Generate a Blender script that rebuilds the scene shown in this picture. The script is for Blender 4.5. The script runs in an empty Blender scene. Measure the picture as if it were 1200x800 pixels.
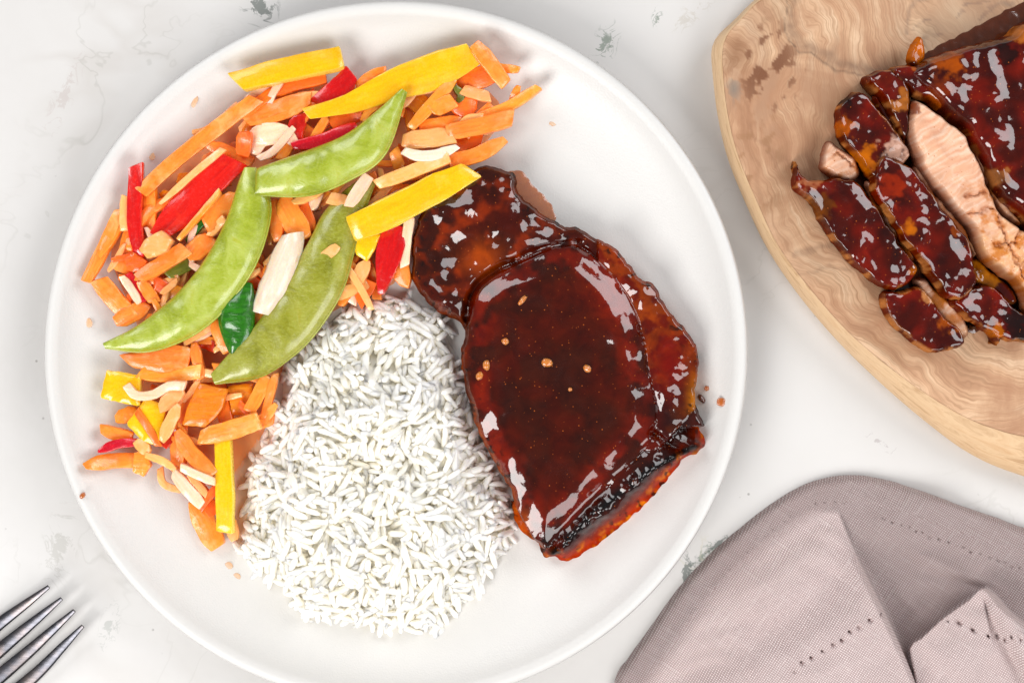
import bpy, math, random
import numpy as np
from mathutils import Vector

# ------------------------------------------------------------------ scale
S = 0.00034          # metres per photo pixel at table level
H = 0.567            # camera height
def W(px, py, z=0.0):
    """photo position of something lying at height z -> world metres"""
    k = S * (1.0 - z / H)
    return ((px - 600.0) * k, (400.0 - py) * k, z)

scn = bpy.context.scene
C = scn.collection
random.seed(4)

# ------------------------------------------------------------------ camera
cam = bpy.data.cameras.new('camera')
cam.sensor_width = 36.0
cam.lens = 36.0 * H / (1200 * S)
cam.clip_start = 0.01
cam.clip_end = 50
camo = bpy.data.objects.new('camera', cam)
camo.location = (0, 0, H)
C.objects.link(camo)
scn.camera = camo

# ------------------------------------------------------------------ world, lamps, exposure
wd = bpy.data.worlds.new('World'); scn.world = wd; wd.use_nodes = True
bg = wd.node_tree.nodes['Background']
bg.inputs[0].default_value = (0.95, 0.97, 1.0, 1); bg.inputs[1].default_value = 0.11

def area(name, loc, size, power, col):
    l = bpy.data.lights.new(name, 'AREA'); l.shape = 'RECTANGLE'
    l.size, l.size_y = size; l.energy = power; l.color = col
    o = bpy.data.objects.new(name, l); C.objects.link(o); o.location = loc
    o.rotation_euler = (Vector((0.0, 0, 0)) - Vector(loc)).to_track_quat('-Z', 'Y').to_euler()
    return o
area('window_light', (-0.80, -0.95, 1.10), (0.75, 0.85), 18.0, (1.0, 0.985, 0.965))
area('softbox_light', (1.20, 0.75, 1.05), (1.0, 0.9), 12.5, (0.98, 0.985, 1.0))
area('softbox_light', (-0.90, 1.05, 1.10), (0.95, 0.85), 10.0, (0.98, 0.985, 1.0))
area('softbox_light', (0.92, -0.95, 1.15), (0.9, 0.9), 11.0, (1.0, 0.99, 0.98))

scn.view_settings.view_transform = 'Standard'
scn.view_settings.look = 'None'
scn.view_settings.exposure = 0.36
scn.view_settings.gamma = 1.0
scn.cycles.use_denoising = True
scn.cycles.max_bounces = 14
scn.cycles.diffuse_bounces = 12
scn.cycles.glossy_bounces = 4
scn.cycles.transparent_max_bounces = 12

# ------------------------------------------------------------------ numpy helpers
_rs = np.random.RandomState(7)
_tab = _rs.rand(256, 256)
_ang = _tab * 2 * math.pi; _gx = np.cos(_ang); _gy = np.sin(_ang)
def vn(x, y, seed=0):
    """gradient noise, about -0.5..0.5, turned a little for every seed so no axis shows"""
    x = np.asarray(x, float); y = np.asarray(y, float); c, q = math.cos(0.6 + seed * 1.3), math.sin(0.6 + seed * 1.3)
    x, y = x * c - y * q + seed * 37.17, x * q + y * c + seed * 11.73
    xi = np.floor(x).astype(int); yi = np.floor(y).astype(int); fx = x - xi; fy = y - yi
    def dt(i, j):
        I = (xi + i) & 255; J = (yi + j) & 255; return _gx[I, J] * (fx - i) + _gy[I, J] * (fy - j)
    ux = fx * fx * fx * (fx * (fx * 6 - 15) + 10); uy = fy * fy * fy * (fy * (fy * 6 - 15) + 10)
    return ((dt(0, 0) * (1 - ux) + dt(1, 0) * ux) * (1 - uy) + (dt(0, 1) * (1 - ux) + dt(1, 1) * ux) * uy) * 0.85
def fbm(x, y, s, oct=3, seed=0):
    r = 0; a = 1.0
    for o in range(oct):
        r = r + a * vn(np.asarray(x) / s * 2 ** o, np.asarray(y) / s * 2 ** o, seed + o * 3); a *= 0.5
    return r
def sstep(a, b, x):
    t = np.clip((x - a) / (b - a), 0, 1); return t * t * (3 - 2 * t)

def catmull(pts, n, closed=False):
    P = np.array(pts, float)
    if closed:
        Q = np.vstack([P[-1], P, P[0], P[1]]); m = len(P)
    else:
        Q = np.vstack([2 * P[0] - P[1], P, 2 * P[-1] - P[-2]]); m = len(P) - 1
    out = []
    per = 12
    for i in range(m):
        p0, p1, p2, p3 = Q[i], Q[i + 1], Q[i + 2], Q[i + 3]
        for k in range(per):
            t = k / per
            out.append(0.5 * (2 * p1 + (p2 - p0) * t + (2 * p0 - 5 * p1 + 4 * p2 - p3) * t * t + (3 * p1 - p0 - 3 * p2 + p3) * t ** 3))
    if not closed: out.append(P[-1])
    out = np.array(out)
    if closed: out2 = np.vstack([out, out[0]])
    else: out2 = out
    s = np.concatenate([[0], np.cumsum(np.linalg.norm(np.diff(out2[:, :2], axis=0), axis=1))])
    q = np.linspace(0, s[-1], n + 1 if closed else n)
    r = np.stack([np.interp(q, s, out2[:, k]) for k in range(P.shape[1])], 1)
    return r[:-1] if closed else r

def segd(X, Y, poly, closed=False):
    """distance to a polyline, nearest point, and arc fraction"""
    poly = np.array(poly, float)
    A = poly; B = np.roll(poly, -1, 0)
    if not closed: A = A[:-1]; B = B[:-1]
    L = np.linalg.norm(B - A, axis=1); cum = np.concatenate([[0], np.cumsum(L)])
    best = np.full(X.shape, 1e9); nx = np.zeros_like(best); ny = np.zeros_like(best); fr = np.zeros_like(best)
    side = np.zeros_like(best)
    for i in range(len(A)):
        ax, ay = A[i]; bx, by = B[i]
        dx, dy = bx - ax, by - ay; l2 = dx * dx + dy * dy + 1e-12
        t = np.clip(((X - ax) * dx + (Y - ay) * dy) / l2, 0, 1)
        qx = ax + t * dx; qy = ay + t * dy
        d = np.hypot(X - qx, Y - qy); m = d < best
        best = np.where(m, d, best); nx = np.where(m, qx, nx); ny = np.where(m, qy, ny)
        fr = np.where(m, (cum[i] + t * L[i]) / cum[-1], fr)
        side = np.where(m, np.sign(dx * (Y - ay) - dy * (X - ax)), side)
    return best, nx, ny, fr, side
def inside(X, Y, poly):
    poly = np.array(poly, float); r = np.zeros(X.shape, bool)
    n = len(poly)
    for i in range(n):
        x1, y1 = poly[i]; x2, y2 = poly[(i + 1) % n]
        if y1 == y2: continue
        c = ((y1 > Y) != (y2 > Y)) & (X < (x2 - x1) * (Y - y1) / (y2 - y1) + x1)
        r ^= c
    return r
def sd(X, Y, poly):
    d = segd(X, Y, poly, True)[0]
    return np.where(inside(X, Y, poly), d, -d)

# ------------------------------------------------------------------ object helpers
def link(name, me, mat=None, parent=None):
    o = bpy.data.objects.new(name, me); C.objects.link(o)
    if mat is not None and me is not None: me.materials.append(mat)
    if parent is not None: o.parent = parent
    return o
def tag(o, label, cat, group=None):
    o['label'] = label; o['category'] = cat
    if group: o['group'] = group
    return o
def root(name, loc, label, cat, group=None):
    o = bpy.data.objects.new(name, None); C.objects.link(o); o.location = loc; o.empty_display_size = 0.01
    return tag(o, label, cat, group)
def mesh(name, v, f, smooth=True, sharp=None):
    me = bpy.data.meshes.new(name)
    me.from_pydata([tuple(p) for p in v], [], [tuple(q) for q in f])
    if smooth: me.polygons.foreach_set('use_smooth', [True] * len(me.polygons))
    if sharp: me.set_sharp_from_angle(angle=math.radians(sharp))
    me.update(); return me
def local(v):
    v = np.array(v, float)
    o = np.array([(v[:, 0].min() + v[:, 0].max()) / 2, (v[:, 1].min() + v[:, 1].max()) / 2, v[:, 2].min()])
    return v - o, tuple(o)
def addcol(me, cols, name='Col'):
    a = me.attributes.new(name, 'FLOAT_COLOR', 'POINT')
    c = np.ones((len(me.vertices), 4)); c[:, :cols.shape[1]] = cols
    a.data.foreach_set('color', c.ravel())

# ------------------------------------------------------------------ materials
class M:
    def __init__(s, name):
        s.m = bpy.data.materials.new(name); s.m.use_nodes = True
        s.t = s.m.node_tree; s.b = s.t.nodes['Principled BSDF']; s.n = s.t.nodes
        s.co = s.n.new('ShaderNodeTexCoord')
    def L(s, a, b): s.t.links.new(a, b)
    def set(s, **k):
        for q, v in k.items(): s.b.inputs[q.replace('_', ' ')].default_value = v
        return s
    def noise(s, scale, detail=3, rough=0.5, dist=0, vec=None):
        n = s.n.new('ShaderNodeTexNoise'); n.inputs['Scale'].default_value = scale
        n.inputs['Detail'].default_value = detail; n.inputs['Roughness'].default_value = rough
        n.inputs['Distortion'].default_value = dist
        s.L(vec if vec is not None else s.co.outputs['Object'], n.inputs['Vector']); return n.outputs['Fac']
    def mapping(s, scale=(1, 1, 1), rot=(0, 0, 0), loc=(0, 0, 0), src=None):
        n = s.n.new('ShaderNodeMapping'); n.inputs['Scale'].default_value = scale
        n.inputs['Rotation'].default_value = rot; n.inputs['Location'].default_value = loc
        s.L(src if src is not None else s.co.outputs['Object'], n.inputs['Vector']); return n.outputs[0]
    def ramp(s, fac, stops, interp='LINEAR'):
        n = s.n.new('ShaderNodeValToRGB'); s.L(fac, n.inputs[0]); e = n.color_ramp.elements
        n.color_ramp.interpolation = interp
        while len(e) < len(stops): e.new(0.5)
        for i, (p, c) in enumerate(stops):
            e[i].position = p; e[i].color = (c if len(c) == 4 else (*c, 1)) if not isinstance(c, (int, float)) else (c, c, c, 1)
        return n.outputs[0]
    def mix(s, fac, a, b, mode='MIX'):
        n = s.n.new('ShaderNodeMix'); n.data_type = 'RGBA'; n.blend_type = mode
        for i, v in ((0, fac), (6, a), (7, b)):
            if isinstance(v, (int, float)): n.inputs[i].default_value = v
            elif isinstance(v, tuple): n.inputs[i].default_value = (*v, 1) if len(v) == 3 else v
            else: s.L(v, n.inputs[i])
        return n.outputs[2]
    def math(s, op, a, b=0.0, c=None):
        n = s.n.new('ShaderNodeMath'); n.operation = op
        for i, v in ((0, a), (1, b), (2, c)):
            if v is None: continue
            if isinstance(v, (int, float)): n.inputs[i].default_value = v
            else: s.L(v, n.inputs[i])
        return n.outputs[0]
    def attr(s, name='Col'):
        n = s.n.new('ShaderNodeAttribute'); n.attribute_name = name; return n
    def rnd(s):
        return s.n.new('ShaderNodeObjectInfo').outputs['Random']
    def hsv(s, col, h=0.5, sat=1.0, v=1.0):
        n = s.n.new('ShaderNodeHueSaturation')
        for i, q in (('Hue', h), ('Saturation', sat), ('Value', v)):
            if isinstance(q, (int, float)): n.inputs[i].default_value = q
            else: s.L(q, n.inputs[i])
        if isinstance(col, tuple): n.inputs['Color'].default_value = (*col, 1)
        else: s.L(col, n.inputs['Color'])
        return n.outputs[0]
    def base(s, c): s.L(c, s.b.inputs['Base Color']); return s
    def rough(s, c): s.L(c, s.b.inputs['Roughness']); return s
    def bump(s, h, strength=0.3, dist=0.001, chain=None):
        n = s.n.new('ShaderNodeBump'); n.inputs['Strength'].default_value = strength; n.inputs['Distance'].default_value = dist
        s.L(h, n.inputs['Height'])
        if chain is not None: s.L(chain, n.inputs['Normal'])
        s.L(n.outputs[0], s.b.inputs['Normal']); return n.outputs[0]

def srgb(r, g, b):
    f = lambda c: (c / 255 / 12.92) if c / 255 <= 0.04045 else ((c / 255 + 0.055) / 1.055) ** 2.4
    return (f(r), f(g), f(b))

def veg_mat(name, c1, c2, rough=0.30, sss=0.3, fib=0.3, hue=0.007, val=0.10, coat=0.4, pale=None, flesh=None):
    m = M(name)
    st = m.noise(1, 4, 0.62, 0.4, vec=m.mapping((75, 620, 620))); n2 = m.noise(900, 2); bl = m.noise(150, 3, 0.6, 0.5)
    col = m.mix(m.ramp(st, [(0.32, 0.0), (0.68, 1.0)]), c1, c2)
    if pale: col = m.mix(m.ramp(m.math('ADD', m.math('MULTIPLY', bl, 0.6), m.math('MULTIPLY', st, 0.4)), [(0.5, 0.0), (0.64, 0.7)]), col, pale)
    if flesh:
        g = m.n.new('ShaderNodeSeparateXYZ'); m.L(m.co.outputs['Normal'], g.inputs[0])
        col = m.mix(m.ramp(g.outputs[2], [(0.35, 0.8), (0.8, 0.0)]), col, flesh)
        col = m.mix(m.ramp(bl, [(0.55, 0.0), (0.75, 0.35)]), col, flesh)
    r = m.rnd()
    h = m.math('MULTIPLY_ADD', r, hue * 2, 0.5 - hue)
    v = m.math('MULTIPLY_ADD', m.math('FRACT', m.math('MULTIPLY', r, 7.31)), val * 2, 1 - val)
    m.base(m.hsv(col, h, 1.0, v))
    m.set(Subsurface_Weight=sss, Subsurface_Scale=0.004, Subsurface_Radius=(1.0, 0.45, 0.2), Coat_Weight=coat, Coat_Roughness=0.10)
    m.rough(m.ramp(n2, [(0.2, rough - 0.1), (0.8, rough + 0.15)]))
    m.bump(m.math('ADD', st, m.math('MULTIPLY', bl, 0.8)), fib, 0.0008)
    return m.m

MAT = {}
MAT['carrot'] = veg_mat('carrot', srgb(255, 158, 56), srgb(250, 126, 26), pale=srgb(255, 190, 112))
MAT['carrot_pale'] = veg_mat('carrot_pale', srgb(255, 188, 118), srgb(255, 166, 84), pale=srgb(255, 212, 164))
MAT['carrot_red'] = veg_mat('carrot_red', srgb(250, 122, 36), srgb(240, 92, 20))
MAT['amber'] = veg_mat('amber_pepper', srgb(238, 150, 20), srgb(228, 122, 12))
MAT['yellow'] = veg_mat('yellow_pepper', srgb(255, 198, 10), srgb(250, 182, 0), rough=0.25, fib=0.12, hue=0.006, val=0.05, coat=0.6, flesh=srgb(255, 222, 92))
MAT['red'] = veg_mat('red_pepper', srgb(226, 22, 14), srgb(190, 8, 8), rough=0.22, fib=0.2, hue=0.008, val=0.12, coat=0.8, flesh=srgb(240, 70, 40))
MAT['onion'] = veg_mat('onion', srgb(255, 218, 192), srgb(255, 196, 156), sss=0.4, rough=0.25, coat=0.4)
MAT['white_veg'] = veg_mat('scallion_white', srgb(250, 232, 214), srgb(244, 214, 188), sss=0.4, rough=0.25, coat=0.4, fib=0.15)
MAT['olive'] = veg_mat('olive_green', srgb(120, 124, 30), srgb(86, 96, 24))
MAT['green'] = veg_mat('leaf_green', srgb(44, 128, 18), srgb(18, 88, 10), rough=0.2, coat=0.6)

m = M('pea_pod')
n = m.noise(95, 4, 0.6, 0.6); n2 = m.noise(1, 3, 0.6, 0.8, vec=m.mapping((700, 1500, 700), (0, 0, 0.6)))
c = m.ramp(n, [(0.30, srgb(140, 150, 40)), (0.48, srgb(166, 176, 62)), (0.62, srgb(184, 192, 92)), (0.78, srgb(176, 174, 32))])
c = m.mix(m.ramp(n2, [(0.5, 0.0), (0.75, 0.45)]), c, srgb(196, 204, 110))
m.base(m.hsv(c, m.math('MULTIPLY_ADD', m.rnd(), 0.02, 0.49), 1.05, 0.98))
m.set(Subsurface_Weight=0.2, Subsurface_Scale=0.004, Subsurface_Radius=(0.6, 1.0, 0.2), Coat_Weight=0.8, Coat_Roughness=0.18)
m.rough(m.ramp(n2, [(0.2, 0.2), (0.8, 0.38)]))
m.bump(n2, 0.22, 0.0008, m.bump(n, 0.35, 0.002))
MAT['pod'] = m.m
mo = m.m.copy(); mo.name = 'pea_pod_olive'; MAT['pod_olive'] = mo
for nd in mo.node_tree.nodes:
    if nd.type == 'VALTORGB' and len(nd.color_ramp.elements) == 4:
        for e_, k_ in zip(nd.color_ramp.elements, (srgb(122, 124, 30), srgb(148, 150, 52), srgb(160, 162, 70), srgb(164, 154, 30))): e_.color = (*k_, 1)

m = M('rice')
n = m.noise(300, 2)
m.base(m.hsv(m.mix(n, srgb(255, 250, 236), srgb(255, 253, 245)), 0.5, 1.0, m.math('MULTIPLY_ADD', m.rnd(), 0.03, 0.97)))
m.set(Subsurface_Weight=0.8, Subsurface_Scale=0.0030, Subsurface_Radius=(1.0, 0.97, 0.85), Roughness=0.42, Coat_Weight=0.1, Coat_Roughness=0.25)
m.bump(m.noise(900, 2), 0.12, 0.0004)
MAT['rice'] = m.m

# glazed meat: colour comes from the 'Col' attribute, alpha of 'Gls' = how wet the surface is
def meat_mat(name, bump1=0.35, bump2=0.25, vlo=0.46, vhi=0.92):
    m = M(name)
    a = m.attr('Col'); g = m.attr('Gls')
    n = m.noise(150, 3, 0.55, 0.6); n2 = m.noise(1500, 3, 0.6); nw = m.noise(170, 2, 0.45, 0.3)
    c = m.mix(m.ramp(n, [(0.3, 0.0), (0.7, 1.0)]), m.hsv(a.outputs['Color'], 0.5, 1.08, vlo), m.hsv(a.outputs['Color'], 0.503, 1.08, vhi))
    v = m.n.new('ShaderNodeTexVoronoi'); v.inputs['Scale'].default_value = 620; m.L(m.co.outputs['Object'], v.inputs['Vector'])
    fl = m.math('MULTIPLY', m.ramp(v.outputs['Distance'], [(0.10, 1.0), (0.20, 0.0)]), m.ramp(m.noise(500, 2), [(0.52, 0.0), (0.62, 0.9)]))
    c = m.mix(fl, c, srgb(170, 84, 30))
    m.base(c)
    gl = g.outputs['Fac']
    m.rough(m.math('MULTIPLY_ADD', gl, -0.22, 0.52))
    m.L(gl, m.b.inputs['Coat Weight']); m.set(Coat_Roughness=0.05, Coat_IOR=1.62, IOR=1.5, Specular_IOR_Level=0.03, Subsurface_Weight=0.0)
    nb = m.bump(n2, bump2, 0.0004, m.bump(n, bump1, 0.0009))
    cb = m.n.new('ShaderNodeBump'); cb.inputs['Strength'].default_value = 0.10; cb.inputs['Distance'].default_value = 0.0012
    m.L(nw, cb.inputs['Height'])
    c2b = m.n.new('ShaderNodeBump'); c2b.inputs['Strength'].default_value = 0.09; c2b.inputs['Distance'].default_value = 0.0003
    m.L(m.noise(800, 2, 0.5), c2b.inputs['Height']); m.L(cb.outputs[0], c2b.inputs['Normal']); m.L(c2b.outputs[0], m.b.inputs['Coat Normal'])
    return m.m
MAT['meat'] = meat_mat('glazed_pork', 0.22, 0.3)
MAT['meat_cut'] = meat_mat('cut_pork', 0.3, 0.4, 0.80, 1.02)

m = M('plate_glaze')
n = m.noise(1400, 2, 0.6); n2 = m.noise(9, 3)
m.base(m.mix(n2, srgb(213, 211, 208), srgb(218, 216, 213)))
m.rough(m.ramp(n, [(0.3, 0.30), (0.7, 0.50)]))
m.bump(n, 0.25, 0.00035); m.set(Coat_Weight=0.0)
MAT['plate'] = m.m

m = M('steel')
n = m.noise(1, 3, vec=m.mapping((40, 900, 300), (0, 0, math.radians(42))))
n3 = m.noise(90, 3)
m.base(m.mix(m.ramp(n3, [(0.4, 0.0), (0.7, 1.0)]), srgb(92, 92, 98), srgb(126, 114, 110))); m.set(Metallic=1.0)
m.rough(m.ramp(n, [(0.2, 0.24), (0.8, 0.42)])); m.bump(n, 0.08, 0.0003)
MAT['steel'] = m.m

# marble table
m = M('marble')
obj = m.co.outputs['Object']
big = m.noise(5.5, 4, 0.6, 0.5); mid = m.noise(16, 6, 0.65, 1.2); fine = m.noise(320, 3)
c = m.mix(m.ramp(big, [(0.35, 0.0), (0.7, 1.0)]), srgb(214, 212, 210), srgb(206, 203, 200))
def ridge(fac, w, amp):
    d = m.math('ABSOLUTE', m.math('SUBTRACT', fac, 0.5)); return m.ramp(d, [(0.0, amp), (w, 0.0)])
gate = m.ramp(m.noise(10, 3, vec=m.mapping(loc=(3.1, 1.7, 0))), [(0.50, 0.0), (0.70, 1.0)])
v1 = m.math('MULTIPLY', ridge(m.noise(13, 3, 0.5, 0.8), 0.07, 0.45), gate)
c = m.mix(v1, c, srgb(190, 184, 178))
v2 = m.math('MULTIPLY', ridge(m.noise(20, 4, 0.55, 0.9, vec=m.mapping(loc=(5, 2, 1))), 0.012, 0.4), gate)
c = m.mix(v2, c, srgb(164, 162, 154))
# a few greenish mineral marks where the slab shows them
def mark(px, py, rx, ry, rot, thr, col, cc, scale=230, amt=0.9):
    x, y, _ = W(px, py)
    v = m.mapping((1, 1, 1), (0, 0, 0), (-x, -y, 0)); v = m.mapping((1, 1, 1), (0, 0, math.radians(rot)), src=v)
    v = m.mapping((1 / (rx * S), 1 / (ry * S), 0), src=v)
    ln = m.n.new('ShaderNodeVectorMath'); ln.operation = 'LENGTH'; m.L(v, ln.inputs[0])
    w = m.ramp(ln.outputs['Value'], [(0.2, 1.0), (1.0, 0.0)])
    nn = m.noise(scale, 5, 0.7, 1.0)
    k = m.ramp(m.math('ADD', m.math('MULTIPLY', w, 0.42), nn), [(thr, 0.0), (thr + 0.05, amt * 0.8)])
    rd_ = m.ramp(m.math('ABSOLUTE', m.math('SUBTRACT', m.noise(scale * 0.35, 4, 0.6, 0.8), 0.5)), [(0.0, amt * 0.75), (0.022, 0.0)])
    k = m.math('MAXIMUM', k, m.math('MULTIPLY', rd_, m.ramp(w, [(0.0, 0.0), (0.5, 1.0)])))
    k = m.math('MULTIPLY', k, m.ramp(w, [(0.0, 0.0), (0.12, 1.0)]))
    return m.mix(k, cc, col)
grn = srgb(116, 130, 116); dgr = srgb(84, 94, 88)
c = mark(305, 8, 26, 30, -30, 0.84, dgr, c)
c = mark(709, 52, 18, 34, 22, 0.86, grn, c, 300)
c = mark(770, 22, 8, 16, 5, 0.86, grn, c, 300)
c = mark(826, 650, 10, 40, 38, 0.84, grn, c, 190)
c = mark(838, 640, 5, 34, 52, 0.80, dgr, c, 240)
c = mark(818, 655, 40, 34, 0, 0.96, srgb(196, 190, 170), c, 120, 0.6)
c = mark(805, 672, 12, 34, 10, 0.80, dgr, c, 210)
c = mark(805, 20, 50, 14, -38, 0.88, srgb(190, 184, 174), c, 190, 0.7)
c = mark(75, 110, 16, 70, 22, 0.86, srgb(190, 180, 176), c, 240, 0.7)
c = mark(70, 640, 26, 60, 10, 0.86, srgb(180, 178, 172), c, 200, 0.7)
c = mark(128, 735, 14, 40, 12, 0.86, srgb(160, 164, 158), c, 260, 0.6)
c = mark(1035, 520, 30, 8, 30, 0.90, srgb(160, 150, 150), c, 300, 0.6)
sp = m.n.new('ShaderNodeTexVoronoi'); sp.inputs['Scale'].default_value = 95; m.L(obj, sp.inputs['Vector'])
spk = m.math('MULTIPLY', m.ramp(sp.outputs['Distance'], [(0.035, 0.7), (0.06, 0.0)]), m.ramp(m.noise(60, 2), [(0.55, 0.0), (0.62, 1.0)]))
c = m.mix(spk, c, srgb(140, 136, 132))
m.base(c); m.rough(m.ramp(fine, [(0.3, 0.28), (0.7, 0.42)])); m.bump(mid, 0.06, 0.001)
MAT['marble'] = m.m

# olive wood
m = M('olive_wood')
a = m.attr('Col'); ring = m.attr('Ring')
cmb = m.n.new('ShaderNodeCombineXYZ')
sepn = m.n.new('ShaderNodeSeparateXYZ'); m.L(m.co.outputs['Object'], sepn.inputs[0])
m.L(m.math('MULTIPLY', ring.outputs['Fac'], 0.034), cmb.inputs[0]); m.L(m.math('MULTIPLY', sepn.outputs[0], 14.0), cmb.inputs[1]); m.L(m.math('MULTIPLY', sepn.outputs[1], 14.0), cmb.inputs[2])
grain = m.noise(1.0, 5, 0.62, 0.25, vec=cmb.outputs[0])
cm2 = m.n.new('ShaderNodeCombineXYZ')
m.L(m.math('MULTIPLY', ring.outputs['Fac'], 0.5), cm2.inputs[0]); m.L(m.math('MULTIPLY', sepn.outputs[0], 26.0), cm2.inputs[1]); m.L(m.math('MULTIPLY', sepn.outputs[1], 26.0), cm2.inputs[2])
finev = m.noise(1.0, 4, 0.7, 0.3, vec=cm2.outputs[0])
c = m.ramp(grain, [(0.28, srgb(152, 110, 80)), (0.42, srgb(190, 146, 112)), (0.52, srgb(212, 172, 136)), (0.64, srgb(226, 194, 160)), (0.76, srgb(192, 148, 114))])
c = m.mix(m.ramp(finev, [(0.36, 0.62), (0.54, 0.0)]), c, srgb(150, 110, 78))
c = m.mix(m.ramp(m.noise(22, 5, 0.65, 0.9), [(0.44, 0.0), (0.64, 0.8)]), c, srgb(170, 124, 92))
c = m.mix(a.outputs['Alpha'], c, a.outputs['Color'])
m.base(c); m.rough(m.ramp(finev, [(0.2, 0.42), (0.8, 0.6)])); m.bump(finev, 0.2, 0.0005)
MAT['wood'] = m.m
m = M('wood_edge')
ge = m.noise(1, 5, 0.65, 0.8, vec=m.mapping((60, 60, 700)))
m.base(m.ramp(ge, [(0.3, srgb(186, 146, 106)), (0.5, srgb(220, 186, 146)), (0.7, srgb(206, 166, 124))])); m.set(Roughness=0.6)
m.bump(ge, 0.3, 0.0006)
MAT['wood_edge'] = m.m

# linen
def linen(name, ang):
    m = M(name)
    mp = m.mapping((1, 1, 1), (0, 0, math.radians(ang)))
    def wv(d, sc):
        w = m.n.new('ShaderNodeTexWave'); w.bands_direction = d; w.wave_profile = 'SIN'
        w.inputs['Scale'].default_value = sc; w.inputs['Distortion'].default_value = 2.6; w.inputs['Detail'].default_value = 2
        w.inputs['Detail Scale'].default_value = 0.4
        m.L(mp, w.inputs['Vector']); return w.outputs['Fac']
    wx, wy = wv('X', 370), wv('Y', 390)
    weave = m.math('MULTIPLY', wx, wy)
    s1 = m.noise(1, 3, 0.6, vec=m.mapping((60, 2400, 60), src=mp)); s2 = m.noise(1, 3, 0.6, vec=m.mapping((2400, 60, 60), src=mp))
    slub = m.math('ADD', m.ramp(s1, [(0.55, 0.0), (0.75, 0.8)]), m.ramp(s2, [(0.55, 0.0), (0.75, 0.8)]))
    c = m.mix(m.ramp(weave, [(0.05, 0.0), (0.6, 1.0)]), srgb(172, 148, 146), srgb(243, 229, 227))
    c = m.mix(m.math('MULTIPLY', slub, 0.6), c, srgb(240, 226, 222))
    c = m.mix(m.ramp(m.noise(30, 3), [(0.3, 0.0), (0.7, 0.25)]), c, srgb(176, 150, 146))
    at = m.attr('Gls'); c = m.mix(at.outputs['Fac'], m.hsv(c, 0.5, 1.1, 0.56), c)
    m.base(c); m.set(Roughness=0.85, Sheen_Weight=0.15)
    m.bump(m.math('ADD', weave, m.math('MULTIPLY', slub, 0.6)), 0.7, 0.0005)
    return m.m
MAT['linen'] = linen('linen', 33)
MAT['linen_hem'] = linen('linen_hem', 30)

m = M('sauce')
n = m.noise(400, 3)
m.base(m.mix(n, srgb(170, 72, 8), srgb(216, 122, 30))); m.set(Roughness=0.08, Coat_Weight=0.6, Alpha=0.6)
MAT['sauce'] = m.m
m = M('sauce_dark')
n = m.noise(300, 4, 0.6)
m.base(m.mix(n, srgb(58, 22, 12), srgb(112, 52, 28))); m.set(Roughness=0.15, Coat_Weight=0.8, Alpha=0.85)
MAT['sauce_dark'] = m.m
m = M('oil')
m.base(m.mix(m.noise(300, 3), srgb(246, 190, 130), srgb(248, 214, 180))); m.set(Roughness=0.15, Alpha=0.45)
MAT['oil'] = m.m
m = M('oil_deep')
m.base(m.mix(m.noise(200, 3), srgb(250, 140, 50), srgb(255, 180, 100))); m.set(Roughness=0.15, Alpha=0.6, Coat_Weight=0.4)
MAT['oil_deep'] = m.m
m = M('garlic')
m.base(m.mix(m.noise(700, 3), srgb(190, 104, 36), srgb(214, 140, 70))); m.set(Roughness=0.2, Coat_Weight=0.7, Subsurface_Weight=0.2, Subsurface_Scale=0.002)
MAT['garlic'] = m.m

# ================================================================== SETTING: table
me = mesh('marble_tabletop', [(-3, -3, 0), (3, -3, 0), (3, 3, 0), (-3, 3, 0)], [(0, 1, 2, 3)])
t = link('marble_tabletop', me, MAT['marble']); t['kind'] = 'structure'

# ================================================================== PLATE
RIM_Z = 0.021
pcx, pcy, _ = W(463.5, 413, RIM_Z)
PR = 413 * S * (1 - RIM_Z / H)
FLOOR = 0.0065
prof = [(0.0, FLOOR), (0.030, FLOOR), (0.060, FLOOR), (0.085, FLOOR + 0.0001), (0.098, FLOOR + 0.0006), (0.108, FLOOR + 0.0021), (0.116, FLOOR + 0.0046),
        (0.1225, FLOOR + 0.0078), (0.1275, FLOOR + 0.0111), (0.1302, FLOOR + 0.0132), (0.1318, FLOOR + 0.0143), (0.1333, 0.0212), (0.1343, 0.0208),
        (PR, 0.0195), (PR - 0.0001, 0.0180), (0.1325, 0.0155), (0.127, 0.0105), (0.118, 0.0050), (0.106, 0.0020), (0.090, 0.0008),
        (0.075, 0.0004), (0.072, 0.0004), (0.070, 0.0018), (0.0, 0.0018)]
prof[10] = (0.1320, 0.0209)
prof[9] = (0.1305, 0.0199)
prof[8] = (0.1275, 0.0172); prof[7] = (0.1225, 0.0139); prof[6] = (0.116, 0.0109); prof[5] = (0.108, 0.0084); prof[4] = (0.098, 0.0070); prof[3] = (0.085, 0.0066)
def plate_z(px, py):
    x, y, _ = W(px, py, 0.012); r = math.hypot(x - pcx, y - pcy)
    return float(np.interp(r, [p[0] for p in prof[:12]], [p[1] for p in prof[:12]]))
NS = 200
pv, pf = [], []
pr = catmull(prof, 110)
for r, z in pr:
    for k in range(NS):
        a = 2 * math.pi * k / NS
        w = 1 + 0.0016 * math.sin(2 * a + 0.4) * (r / PR) ** 2
        pv.append((max(r, 1e-5) * w * math.cos(a), max(r, 1e-5) * w * math.sin(a), z))
for j in range(len(pr) - 1):
    for k in range(NS):
        k2 = (k + 1) % NS
        pf.append((j * NS + k, (j + 1) * NS + k, (j + 1) * NS + k2, j * NS + k2))
pl = link('plate', mesh('plate', pv, pf), MAT['plate']); pl.location = (pcx, pcy, 0)
tag(pl, 'round off white dinner plate with raised rim on marble tabletop', 'plate')

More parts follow.
